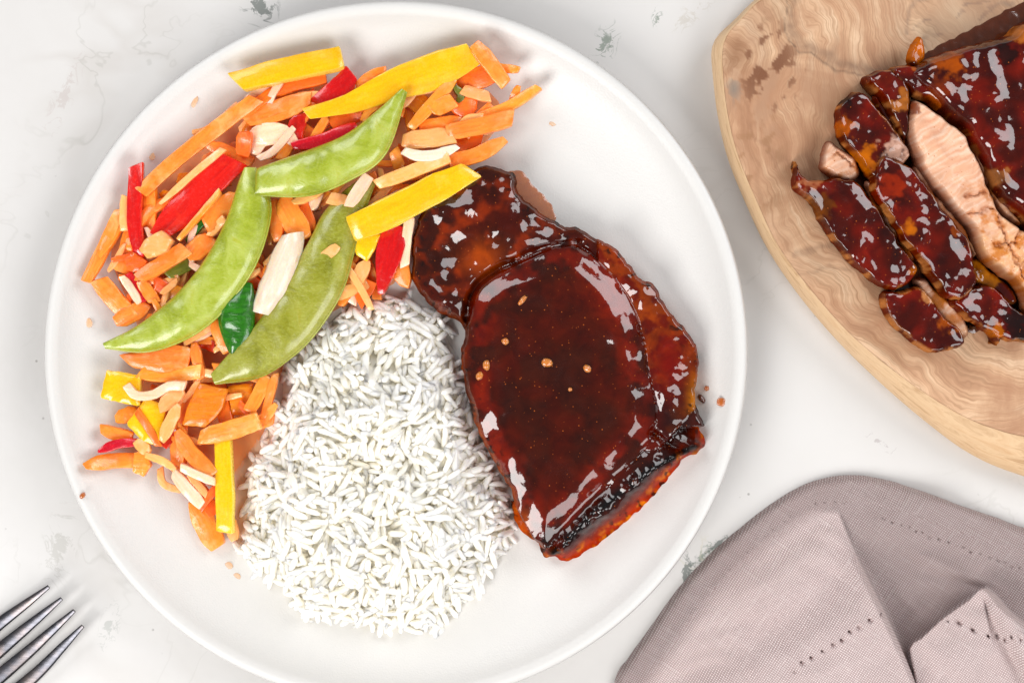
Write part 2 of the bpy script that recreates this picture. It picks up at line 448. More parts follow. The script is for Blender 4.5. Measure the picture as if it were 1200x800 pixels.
# ================================================================== HEIGHTFIELD SOLIDS
def heightsolid(outline, res, hfun, zref, zbase, jitter=0.0, jscale=14, dense=260, seed=0, skirt=0.0):
    """outline in photo px. hfun(X, Y, d) -> z in metres and colour array. Returns world verts, quads, normals, colours, px"""
    O = catmull(outline, dense, True)
    if jitter:
        tv = np.roll(O, -1, 0) - np.roll(O, 1, 0); nv = np.stack([tv[:, 1], -tv[:, 0]], 1); nv /= np.linalg.norm(nv, axis=1)[:, None] + 1e-9
        O = O + nv * (fbm(O[:, 0], O[:, 1], jscale, 3, seed) * jitter * 2)[:, None]
    x0, y0 = O.min(0) - res; x1, y1 = O.max(0) + res
    nx = int((x1 - x0) / res) + 2; ny = int((y1 - y0) / res) + 2
    gx = x0 + np.arange(nx) * res; gy = y0 + np.arange(ny) * res
    X, Y = np.meshgrid(gx, gy, indexing='ij')
    ins = inside(X, Y, O)
    quad = ins[:-1, :-1] & ins[1:, :-1] & ins[1:, 1:] & ins[:-1, 1:]
    cnt = np.zeros(X.shape, int)
    cnt[:-1, :-1] += quad; cnt[1:, :-1] += quad; cnt[1:, 1:] += quad; cnt[:-1, 1:] += quad
    used = cnt > 0; bnd = used & (cnt < 4)
    xs = X[used]; ys = Y[used]; b = bnd[used]
    d, qx, qy, _, _ = segd(xs, ys, O, True)
    xs = np.where(b, qx, xs); ys = np.where(b, qy, ys); d = np.where(b, 0, d)
    z, col, gls = hfun(xs, ys, d + (1.0 if skirt else 0.0))
    zb = zbase(xs, ys) if callable(zbase) else zbase
    z = np.maximum(z, zb) if skirt else np.where(b, zb, np.maximum(z, zb))
    k = S * (1 - zref / H)
    V = np.stack([(xs - 600) * k, (400 - ys) * k, z], 1)
    idx = -np.ones(X.shape, int); idx[used] = np.arange(used.sum())
    I, J = np.nonzero(quad)
    F = np.stack([idx[I, J], idx[I, J + 1], idx[I + 1, J + 1], idx[I + 1, J]], 1)
    fn = np.cross(V[F[:, 2]] - V[F[:, 0]], V[F[:, 3]] - V[F[:, 1]])
    N = np.zeros_like(V)
    for c_ in range(4): np.add.at(N, F[:, c_], fn)
    N /= np.linalg.norm(N, axis=1)[:, None] + 1e-15
    if skirt:      # tuck the lower edge under so the rim reads as a rounded overhang
        ed = {}
        for q in F.tolist():
            for i in range(4): ed[(q[i], q[(i + 1) % 4])] = 1
        bd = [e_ for e_ in ed if (e_[1], e_[0]) not in ed]
        ids = sorted({i for e_ in bd for i in e_}); mp = {i: len(V) + j for j, i in enumerate(ids)}
        ids = np.array(ids); hn = N[ids, :2].copy(); hn /= np.linalg.norm(hn, axis=1)[:, None] + 1e-9
        low = V[ids].copy(); low[:, :2] -= hn * skirt * k; low[:, 2] = zb
        V = np.vstack([V, low]); F = np.vstack([F, np.array([(b_, a_, mp[a_], mp[b_]) for a_, b_ in bd])])
        nl = np.concatenate([hn, np.full((len(ids), 1), -0.5)], 1); nl /= np.linalg.norm(nl, axis=1)[:, None]
        N[ids] = N[ids] * 0.5 + np.concatenate([hn, np.zeros((len(ids), 1))], 1) * 0.6; N[ids] /= np.linalg.norm(N[ids], axis=1)[:, None]
        N = np.vstack([N, nl]); col = np.vstack([col, col[ids]]); gls = np.concatenate([gls, gls[ids]]); xs = np.concatenate([xs, xs[ids]]); ys = np.concatenate([ys, ys[ids]])
    return V, F, N, col, gls, xs, ys
def fastmesh(name, V, F, N=None, col=None, gls=None):
    me = bpy.data.meshes.new(name); nf = len(F)
    me.vertices.add(len(V)); me.vertices.foreach_set('co', V.ravel())
    me.loops.add(nf * 4); me.loops.foreach_set('vertex_index', F.ravel().astype(np.int32))
    me.polygons.add(nf); me.polygons.foreach_set('loop_start', np.arange(0, nf * 4, 4, dtype=np.int32))
    me.update(calc_edges=True); me.validate()
    me.polygons.foreach_set('use_smooth', np.ones(nf, bool))
    if col is not None: addcol(me, col)
    if gls is not None:
        a = me.attributes.new('Gls', 'FLOAT', 'POINT'); a.data.foreach_set('value', gls.astype(np.float32))
    if N is not None: me.normals_split_custom_set_from_vertices(N.tolist())
    me.update(); return me
def sub(V, F, sel):
    F2 = F[sel]; u = np.unique(F2); mp = -np.ones(len(V), int); mp[u] = np.arange(len(u)); return u, mp[F2]
def solid_object(name, hs, mat, parent=None, origin=None):
    V, F, N, col, gls, xs, ys = hs
    if origin is None: V, origin = local(V)
    else: V = V - np.array(origin)
    o = link(name, fastmesh(name, V, F, N, col, gls), mat, parent)
    if parent is None: o.location = origin
    return o
def mixc(c, w, k):
    w = np.clip(np.asarray(w), 0, 1)[:, None]; return c * (1 - w) + np.array(k)[None, :] * w

# ================================================================== PORK CHOP
CH = [(560, 195), (576, 193), (590, 198), (602, 200), (606, 210), (607, 224), (628, 244), (655, 261), (680, 267), (705, 282), (722, 290), (736, 306),
      (750, 325), (768, 333), (776, 350), (790, 370), (803, 385), (817, 405), (820, 425), (817, 450), (816, 470), (823, 490), (833, 513), (833, 529),
      (820, 537), (806, 538), (790, 556), (770, 580), (745, 604), (720, 626), (695, 645), (672, 658), (660, 661), (650, 655), (640, 657), (634, 649),
      (630, 640), (613, 626), (604, 612), (601, 596), (601, 580), (589, 560), (575, 535), (562, 510), (553, 485), (547, 460), (542, 435), (540, 410),
      (545, 392), (541, 379), (529, 373), (514, 366), (499, 353), (488, 338), (482, 325), (484, 305), (481, 290), (486, 270), (492, 250), (505, 235), (521, 222), (540, 208)]
EYE = [(548, 380), (551, 352), (562, 332), (585, 315), (620, 300), (655, 290), (682, 292), (706, 312), (730, 340), (747, 375), (756, 412), (762, 450), (768, 482), (764, 512),
       (735, 545), (700, 580), (662, 618), (638, 642), (618, 618), (603, 590), (585, 556), (566, 520), (553, 485), (545, 445), (542, 410)]
EYEc = catmull(EYE, 120, True)
G1 = catmull([(540, 396), (547, 370), (554, 342), (570, 324), (600, 307), (640, 291), (672, 284), (700, 284)], 50)
G2 = catmull([(676, 286), (705, 310), (730, 340), (748, 376), (757, 414), (763, 452), (769, 484), (765, 508)], 50)
G3 = catmull([(765, 506), (745, 532), (712, 562), (680, 594), (655, 622), (640, 642)], 40)      # eye meets charred ridge
CR = catmull([(812, 522), (788, 534), (765, 546), (735, 568), (705, 592), (675, 620), (648, 645)], 40)  # charred ridge
G4 = catmull([(768, 508), (790, 524), (824, 528)], 20)
LOBE2 = catmull([(540, 340), (520, 300), (545, 275), (590, 268), (640, 270)], 30)
Ztop = FLOOR
def chop_h(X, Y, d):
    n1 = fbm(X, Y, 75, 2, 1); n2 = fbm(X, Y, 27, 1, 5) + 0.12 * vn(X / 12, Y / 12, 6); n3 = vn(X / 8, Y / 8, 9)
    e = sd(X, Y, EYEc)
    g1 = segd(X, Y, G1)[0]; g2 = segd(X, Y, G2)[0]; g3 = segd(X, Y, G3)[0]; cr, _, _, crf, _ = segd(X, Y, CR); g4 = segd(X, Y, G4)[0]
    l2 = segd(X, Y, LOBE2)[0]
    R = 7.5 + 3 * n1
    wbot = sstep(560, 620, Y + 0.55 * X - 150 + 0 * X) * 0
    pr_ = np.sqrt(np.clip(1 - np.clip(1 - d / R, 0, 1) ** 2.4, 0, 1))
    upper = (e < 0) & (Y < 400) & (X < 700)
    top = 15.5 + 0 * X
    # eye: a low dome with a crowned shoulder
    eb = sstep(-2, 34, e)
    top = top + np.where(e > 0, 3.4 * eb + 0.9 * np.exp(-((e - 22) / 16.0) ** 2), 0)
    # upper lobe falls away to the top-left
    up = sstep(0, 14, -e) * sstep(0, -1, -((700 - X) + (400 - Y) * 0.0) / 1.0 * 0 - 1)
    lob = np.where(upper, 1.0, 0.0)
    top = top + lob * (1.2 - 5.0 * sstep(0, 1, np.hypot(X - 590, (Y - 300)) / 130.0) + 0.9 * n2 + 3.2 * np.exp(-((X - 552) / 36) ** 2 - ((Y - 236) / 28) ** 2) + 2.2 * np.exp(-((X - 612) / 42) ** 2 - ((Y - 272) / 22) ** 2)
                       - 2.4 * np.exp(-((X - 512) / 17) ** 2 - ((Y - 298) / 24) ** 2) + 1.6 * np.exp(-((X - 524) / 26) ** 2 - ((Y - 346) / 16) ** 2) - 1.5 * np.exp(-((X - 578) / 12) ** 2 - ((Y - 282) / 10) ** 2))
    # right fat strip: rounded rope, lumpier
    right = (e < 0) & ~upper & (segd(X, Y, G2)[0] < segd(X, Y, CR)[0])
    top = top + np.where(right, -0.5 + 1.4 * n2 + 0.1 * n3, 0)
    # bottom charred ridge and sloping side
    bot = (e < 0) & ~upper & ~right & (Y > 500)
    top = top + np.exp(-(cr / 7.5) ** 2) * (2.2 + 2.0 * n3) * sstep(500, 520, Y)
    side = np.where(bot & (d < cr + 40), sstep(0, 1, d / (d + cr + 1e-6)), 1.0)
    z = top * pr_
    z = np.where(bot, np.minimum(z, (5.0 + 12.5 * side + 1.5 * n2 + 0.8 * n3)), z)
    z = z * np.where(d < 0.2, 0, 1)
    cutg = 4.6 * np.exp(-(g1 / 4.2) ** 2) * (0.25 + 0.75 * sstep(620, 570, X)) * sstep(715, 660, X) + 1.5 * np.exp(-(g2 / 5.0) ** 2) * (0.5 + 1.6 * n2) + 0.5 * np.exp(-(g3 / 5.5) ** 2) + 2.0 * np.exp(-(g4 / 4.0) ** 2)
    z = z - cutg * sstep(0, 10, d)
    z = z + (3.0 * n1 + 1.0 * n2 * np.where(e > 0, 0.55, 1.0) + 0.26 * n3 * np.where(e > 4, 0.25, 0.7)) * sstep(0, 18, d)
    z = z - 6.5 * sstep(570, 670, (X - 660) * 0.85 + Y) * sstep(-8, 30, e)
    # pits of thick glaze
    pit = sstep(0.24, 0.46, fbm(X, Y, 20, 2, 21)); z = z - 0.0 * pit
    # colour
    col = np.tile(np.array(srgb(62, 22, 15)), (len(X), 1))
    c2 = fbm(X, Y, 46, 3, 31)
    col = mixc(col, sstep(-0.3, 0.5, c2) * 0.6, srgb(92, 20, 12))
    red = np.exp(-((e - 16) / 18.0) ** 2) * (e > 0) * sstep(-0.15, 0.3, fbm(X, Y, 30, 3, 33) + 0.12)
    col = mixc(col, red * 0.75, srgb(140, 24, 10))
    col = mixc(col, np.exp(-(np.hypot((X - 715) / 26, (Y - 330) / 40)) ** 2) * 0.8, srgb(160, 30, 10))
    col = mixc(col, lob * sstep(-0.05, 0.4, fbm(X, Y, 26, 3, 35)) * 0.8, srgb(150, 44, 14))
    col = mixc(col, np.exp(-(np.hypot((X - 562) / 22, (Y - 304) / 18)) ** 2) * 0.85, srgb(186, 70, 16))
    # right strip: orange fat, red glaze, char
    fat = right * sstep(-0.1, 0.25, fbm(X, Y, 20, 3, 37) + 0.15 - 0.35 * sstep(425, 470, Y))
    col = mixc(col, right * 0.6, srgb(120, 26, 16)); col = mixc(col, fat * 0.35, srgb(196, 90, 40))
    col = mixc(col, right * np.exp(-(np.hypot((X - 783) / 22, (Y - 425) / 34)) ** 2), srgb(130, 14, 12))
    col = mixc(col, right * np.exp(-(np.hypot((X - 815) / 10, (Y - 468) / 24)) ** 2) * 0.9, srgb(222, 134, 50))
    col = mixc(col, sstep(12, 0, d) * (Y < 500) * (X < 700) * 0.55, srgb(120, 56, 30))
    # bottom side
    col = mixc(col, (bot & (cr > 3)) * sstep(28, 4, d) * 0.95, srgb(186, 46, 16))
    col = mixc(col, bot * sstep(20, 2, d) * sstep(0.0, 0.3, fbm(X, Y, 14, 3, 41)) * 0.9, srgb(236, 128, 44))
    col = mixc(col, (np.exp(-(cr / 8.5) ** 2) * sstep(-0.25, 0.05, fbm(X, Y, 12, 3, 43) + 0.1)) * (Y > 505), srgb(20, 16, 17))
    ch2 = np.exp(-(np.hypot((X - 786) / 26, (Y - 492) / 30)) ** 2.0)
    col = mixc(col, ch2 * 0.85, srgb(34, 18, 18))
    # tan rim on the rice side
    rim = sstep(9, 2, d) * (X < 640) * (Y > 470)
    col = mixc(col, rim * 0.8, srgb(170, 92, 66))
    col = mixc(col, np.exp(-(np.hypot((X - 612) / 10, (Y - 615) / 18)) ** 2) * 0.9, srgb(200, 80, 22))
    # char freckles along the outer edge
    fr = sstep(0.18, 0.34, fbm(X, Y, 10, 2, 47)) * sstep(24, 8, d)
    col = mixc(col, fr * 0.85, srgb(26, 16, 14))
    g = 1.0 - 0.85 * (bot * sstep(30, 12, d)) - 0.35 * np.exp(-(cr / 9) ** 2) * (Y > 505) * sstep(-0.1, 0.2, n3)
    g = g * sstep(2.5, 8, d)
    return Ztop + np.maximum(z, 0.0) * 1e-3, col, np.clip(g, 0, 1)
hs = heightsolid(CH, 1.3, chop_h, 0.018, FLOOR + 0.0002, jitter=1.6, jscale=12, dense=420, seed=3, skirt=3.0)
V, F, N, col, gls, xs, ys = hs
cz = np.array([V[:, 0].mean(), V[:, 1].mean(), FLOOR])
chop = root('pork_chop', tuple(cz), 'whole glazed pork chop with dark sticky sauce beside the rice on the plate', 'pork chop')
fx = xs[F].mean(1); fy = ys[F].mean(1)
fe = sd(fx, fy, EYEc); d2 = segd(fx, fy, G2)[0]; d3 = segd(fx, fy, CR)[0]
isup = (fe <= 0) & (fy < 402) & (fx < 700); isr = (fe <= 0) & ~isup & (d2 < d3) & (fx > 640); isb = (fe <= 0) & ~isup & ~isr & (fx > 628) & (fy > 500)
eye = ~(isup | isr | isb)
for nm, sel in (('loin_eye', eye), ('upper_lobe', isup), ('fat_strip', isr), ('charred_edge', isb)):
    u, F2 = sub(V, F, sel)
    o = link(nm, fastmesh(nm, V[u] - cz, F2, N[u], col[u], gls[u]), MAT['meat'], chop)
chop.children[0]['label'] = 'smooth dark red glazed centre of the chop'
for ch in chop.children:
    if ch.name.startswith('charred_edge'): ch['label'] = 'blackened ridge with orange side along the lower edge'
    if ch.name.startswith('fat_strip'): ch['label'] = 'orange and red fat strip along the right edge'
    if ch.name.startswith('upper_lobe'): ch['label'] = 'lobe above the deep groove'
from mathutils.bvhtree import BVHTree
chop_bvh = BVHTree.FromPolygons([tuple(p) for p in V], [tuple(int(i) for i in q) for q in F])
def top_of(bvh, px, py, z=0.02, default=FLOOR):
    x, y, _ = W(px, py, z); h = bvh.ray_cast(Vector((x, y, 0.3)), Vector((0, 0, -1)))
    return h[0].z if h[0] is not None else default

# small lumps: bits, droplets, crumbs
def lump(name, px, py, z, rx, ry, rz, rot, mat, label, cat, group=None, seed=0, lumpy=0.25):
    rr = random.Random(seed * 13 + int(px)); nu, nvv = 12, 7
    cx, cy, _ = W(px, py, z); v = []; f = []
    for j in range(nvv + 1):
        th = math.pi * j / nvv
        for i in range(nu):
            ph = 2 * math.pi * i / nu
            x = math.sin(th) * math.cos(ph); y = math.sin(th) * math.sin(ph); zz = math.cos(th)
            k = 1 + lumpy * (float(vn(x * 1.6 + seed * 3.3, y * 1.6 + zz, seed)) * 2)
            x, y, zz = x * rx * S * k, y * ry * S * k, zz * rz * k
            c_, s_ = math.cos(rot), math.sin(rot)
            v.append((x * c_ - y * s_, x * s_ + y * c_, max(zz, -rz * 0.45)))
    for j in range(nvv):
        for i in range(nu):
            i2 = (i + 1) % nu; f.append((j * nu + i, (j + 1) * nu + i, (j + 1) * nu + i2, j * nu + i2))
    o = link(name, mesh(name, v, f), mat); o.location = (cx, cy, z + rz * 0.25)
    return tag(o, label, cat, group)

bits = [(641, 425, 6, 5, 'largest orange garlic bit near the middle of the chop glaze'), (688, 432, 4, 5, 'small pale garlic bit right of the largest bit on the chop'),
        (570, 428, 6, 4, 'upper orange garlic bit by the left edge of the chop'), (562, 440, 4, 5, 'lower orange garlic bit by the left edge of the chop'),
        (592, 400, 4, 4, 'orange garlic bit highest of those left on the chop'), (612, 352, 7, 3, 'pale long garlic bit near the top of the chop centre'),
        (668, 456, 2.5, 2.5, 'tiny tan garlic speck below the middle of the chop')]
for i, (x, y, a, b, lb) in enumerate(bits):
    lump('garlic_bit', x, y, top_of(chop_bvh, x, y), a, b, 0.0011, i * 0.8, MAT['garlic'], lb, 'garlic bit', 'garlic bits stuck in the glaze', seed=i + 1)

# sauce: pool by the top of the chop and thin arc
def film(name, outline, z0, th, mat, label, cat, res=2.0, zref=None, group=None, jitter=1.0, seed=0, zbase=None):
    zb = zbase if zbase is not None else z0
    def hf(X, Y, d):
        zz = (zb(X, Y) if callable(zb) else zb) + th * np.sqrt(np.clip(1 - (1 - np.clip(d / 6, 0, 1)) ** 2, 0, 1)) * (1 + 0.4 * fbm(X, Y, 14, 2, seed))
        return zz, np.tile(np.array((0.5, 0.3, 0.1)), (len(X), 1)), np.ones(len(X))
    h_ = heightsolid(outline, res, hf, zref or z0, zb, jitter=jitter, jscale=10, dense=90, seed=seed)
    o = solid_object(name, h_, mat); tag(o, label, cat, group); return o
film('sauce_pool', [(594, 205), (610, 200), (622, 214), (636, 228), (646, 240), (651, 256), (646, 262), (630, 258), (610, 240)], FLOOR + 0.0003, 0.0004, MAT['sauce'],
     'brown sauce pool at the top right side of the pork chop', 'sauce', res=1.6)
film('sauce_streak', [(752, 317), (765, 318), (778, 326), (787, 338), (793, 350), (791, 352), (784, 341), (775, 330), (763, 322), (752, 321)], FLOOR + 0.0003, 0.0002, MAT['oil'],
     'thin curved sauce line on bare plate right of the chop', 'sauce', res=1.0, jitter=0.5)
film('oil_smear', [(764, 613), (778, 607), (792, 605), (800, 609), (790, 614), (774, 620)], FLOOR + 0.0002, 0.0002, MAT['oil'],
     'faint tan smear on the plate below the lower right corner of the chop', 'sauce', res=1.6)
film('oil_smear', [(262, 540), (280, 500), (296, 490), (306, 520), (300, 560), (292, 600), (285, 640), (266, 640), (258, 600)], FLOOR + 0.0002, 0.0003, MAT['oil'],
     'pinkish orange oil smear between yellow strip and rice', 'sauce', res=2.0)
film('oil_film', [(150, 240), (200, 190), (280, 120), (340, 95), (420, 100), (500, 100), (560, 100), (590, 130), (560, 175), (490, 240), (470, 320), (420, 350), (380, 370), (330, 430), (310, 500), (270, 560), (240, 570), (190, 520), (150, 470), (165, 420), (150, 360), (130, 300)],
     FLOOR + 0.0002, 0.0003, MAT['oil_deep'], 'orange oily sauce film on the plate under the vegetables', 'sauce', res=3.0, zbase=lambda X, Y: np.array([plate_z(x_, y_) + 0.0003 for x_, y_ in zip(X, Y)]), zref=0.012)
for i, (x, y, a, b, mt, lb) in enumerate([
        (845, 471, 6, 5, 'sauce', 'round orange sauce drop on plate right of the chop'), (828, 455, 3, 3, 'sauce', 'tiny tan sauce drop touching the right edge of the chop'),
        (822, 467, 3.5, 6, 'sauce_dark', 'small dark brown sauce bead at the right edge of the chop'), (97, 580, 4, 3, 'sauce', 'small rust brown crumb near the left plate rim'),
        (277, 676, 5, 5, 'oil', 'pale orange oil dot left of the rice base'), (268, 663, 5, 5, 'oil', 'faint oil dot nearest the lower left rice grains'),
        (104, 378, 6, 4, 'oil', 'pale oil dot left of the long green pod tip'), (178, 183, 5, 4, 'oil', 'pale oil dot above the red strip at the left'),
        (215, 175, 5, 4, 'oil', 'pale oil dot beside the long orange carrot strip'), (228, 120, 3, 7, 'oil', 'faint oil streak on the rim slope left of yellow strip'),
        (648, 145, 5, 3, 'oil', 'pale oil dot right of the carrot tips at the top')]):
    zz = plate_z(x, y)
    lump('sauce_drop', x, y, zz, a, b, {'oil': 0.0002, 'sauce': 0.0006}.get(mt, 0.0016), 0.3 * i, MAT[mt], lb, 'sauce drop', 'sauce drops on the plate', seed=20 + i)

# ================================================================== CUTTING BOARD
BZ = 0.017
BOUT = [(886, -4), (864, 18), (846, 35), (838, 52), (839, 80), (845, 130), (857, 181), (879, 236), (905, 290), (940, 342), (985, 396), (1040, 450), (1095, 497), (1145, 533), (1200, 557),
        (1290, 580), (1400, 560), (1490, 470), (1520, 330), (1480, 150), (1390, -20), (1260, -120), (1110, -140), (980, -90), (925, -40)]
BTOP = [(890, 0), (870, 20), (853, 38), (846, 56), (846, 83), (851, 130), (863, 180), (885, 234), (911, 288), (948, 338), (993, 389), (1042, 431), (1088, 464), (1130, 489), (1165, 503), (1200, 512),
        (1290, 525), (1385, 510), (1465, 435), (1492, 320), (1455, 160), (1370, 0), (1250, -92), (1115, -112), (995, -66), (936, -24)]
nB = 240
bo = catmull(BOUT, nB, True); bt = catmull(BTOP, nB, True)
kb = S * (1 - BZ / H)
jit = fbm(bt[:, 0], bt[:, 1], 40, 3, 4)
def wb(p, z): return np.stack([(p[:, 0] - 600) * kb, (400 - p[:, 1]) * kb, np.full(len(p), z) if np.isscalar(z) else z], 1)
cen = np.array([1180.0, 210.0])
rings = [wb(cen + (bo - cen) * 0.97, 0.0005), wb(cen + (bo - cen) * 0.994, 0.004), wb(bo, 0.0075), wb(bo * 0.72 + bt * 0.28, 0.0115), wb(bo * 0.3 + bt * 0.7 + jit[:, None] * 1.5, 0.0152), wb(bt, BZ - 0.0003), wb(cen + (bt - cen) * 0.997, BZ)]
bv = np.vstack(rings); bf = []
for j in range(len(rings) - 1):
    for k in range(nB):
        k2 = (k + 1) % nB; bf.append((j * nB + k, (j + 1) * nB + k, (j + 1) * nB + k2, j * nB + k2))
bcen = np.array([(cen[0] - 600) * kb, (400 - cen[1]) * kb, 0.0])
board = root('cutting_board', tuple(bcen), 'rounded olive wood cutting board under the sliced pork', 'cutting board')
em = mesh('board_edge', bv - bcen, [q[::-1] for q in bf]); eo = link('board_edge', em, MAT['wood_edge'], board); eo['label'] = 'pale bevelled wooden edge of the board'
def wood_h(X, Y, d):
    z = np.full(len(X), BZ) - 0.0003 * sstep(4, 0, d) + fbm(X, Y, 60, 2, 3) * 0.0002
    col = np.zeros((len(X), 4)); col[:, :3] = srgb(150, 116, 84)
    wx = X + 14 * fbm(X, Y, 40, 3, 51); wy = Y + 14 * fbm(X, Y, 40, 3, 52)
    amt = np.zeros(len(X))
    def vein(poly, w, a, k):
        nonlocal amt, col
        q = np.exp(-(segd(wx, wy, catmull(poly, 40))[0] / w) ** 2) * a * (0.7 + 0.6 * fbm(X, Y, 9, 2, 53))
        q = np.clip(q, 0, 1); t_ = np.maximum(amt, q); f_ = (q >= amt)[:, None]
        col[:, :3] = np.where(f_, np.array(k)[None, :], col[:, :3]); amt = t_
    vein([(938, -30), (926, 12), (936, 42), (962, 64), (1000, 80), (1048, 84), (1070, 78)], 7, 0.8, srgb(128, 98, 76))
    vein([(930, -30), (919, 14), (930, 46), (958, 70), (1000, 88), (1040, 92)], 1.8, 0.9, srgb(96, 72, 54))
    vein([(1062, 40), (1064, 12), (1082, -4), (1120, -12)], 3, 0.6, srgb(120, 104, 90))
    vein([(1068, 36), (1086, 22), (1108, 26), (1130, 12), (1160, 6)], 2.5, 0.65, srgb(118, 104, 92))
    vein([(1074, 56), (1100, 40), (1124, 34), (1150, 20), (1190, 2)], 3.5, 0.6, srgb(130, 112, 96))
    vein([(854, 70), (872, 60), (900, 20), (918, 2)], 15, 0.6, srgb(150, 114, 86))
    vein([(862, 120), (876, 170), (888, 210), (893, 240)], 5, 0.6, srgb(150, 108, 78))
    vein([(872, 110), (884, 150), (902, 176), (904, 200)], 3, 0.55, srgb(142, 100, 72))
    vein([(928, 300), (960, 290), (985, 285)], 4, 0.6, srgb(124, 98, 80))
    vein([(936, 318), (966, 312), (990, 318)], 3, 0.55, srgb(136, 106, 84))
    vein([(930, 310), (965, 300), (990, 300)], 14, 0.45, srgb(160, 124, 98))
    vein([(1030, 400), (1080, 420), (1140, 425), (1200, 440)], 6, 0.3, srgb(186, 138, 98))
    vein([(885, 240), (910, 270), (930, 300), (950, 320)], 16, 0.38, srgb(170, 136, 108))
    # greyish zone top right
    zone = np.exp(-(np.hypot((wx - 1120) / 62, (wy - 26) / 30)) ** 2) * 0.5
    f_ = zone > amt; col[f_, :3] = srgb(176, 152, 124); amt = np.maximum(amt, zone)
    # brown stains from sauce
    st = sstep(0.05, 0.16, fbm(X * 0.9 + Y * 0.35, Y * 0.55 - X * 0.2, 17, 3, 57)) * np.exp(-(np.hypot((X - 900) / 42, (Y - 80) / 62)) ** 4) * 0.95
    f_ = st > amt; col[f_, :3] = srgb(116, 70, 42); amt = np.maximum(amt, st)
    st = sstep(0.08, 0.2, fbm(X * 0.6 + Y * 0.3, Y * 0.5, 16, 3, 59)) * np.exp(-(np.hypot((X - 888) / 30, (Y - 190) / 70)) ** 4) * 0.75
    f_ = st > amt; col[f_, :3] = srgb(150, 108, 74); amt = np.maximum(amt, st)
    mo_ = sstep(-0.12, 0.3, fbm(X, Y * 0.7, 34, 4, 58)) * np.exp(-(np.hypot((X - 885) / 62, (Y - 90) / 110)) ** 4) * 0.6
    f_ = mo_ > amt; col[f_, :3] = srgb(166, 128, 100); amt = np.maximum(amt, mo_)
    dk = np.exp(-(np.hypot((X - 860) / 9, (Y - 104) / 16)) ** 2) * 0.7
    f_ = dk > amt; col[f_, :3] = srgb(104, 104, 100); amt = np.maximum(amt, dk)
    dk = np.exp(-(np.hypot((wx - 862) / 14, (wy - 66) / 26)) ** 2) * 0.75
    f_ = dk > amt; col[f_, :3] = srgb(138, 96, 66); amt = np.maximum(amt, dk)
    # sauce soaked into the wood near the meat
    col[:, 3] = amt
    return z, col, np.ones(len(X))
hs = heightsolid(BTOP, 2.4, wood_h, BZ, BZ - 0.0004, dense=240)
V, F, N, col, gls, xs, ys = hs
bm_ = fastmesh('board_top', V - bcen, F, N, col)
wx = xs + 60 * fbm(xs, ys, 190, 2, 91) + 20 * fbm(xs, ys, 55, 4, 93); wy = ys + 60 * fbm(xs, ys, 190, 2, 92) + 20 * fbm(xs, ys, 55, 4, 94)
ringv = np.hypot(wx - 1290, (wy + 110) * 0.8)
ra_ = bm_.attributes.new('Ring', 'FLOAT', 'POINT'); ra_.data.foreach_set('value', ringv.astype(np.float32))
to = link('board_top', bm_, MAT['wood'], board); to['label'] = 'swirled olive wood top face with brown sauce stains'

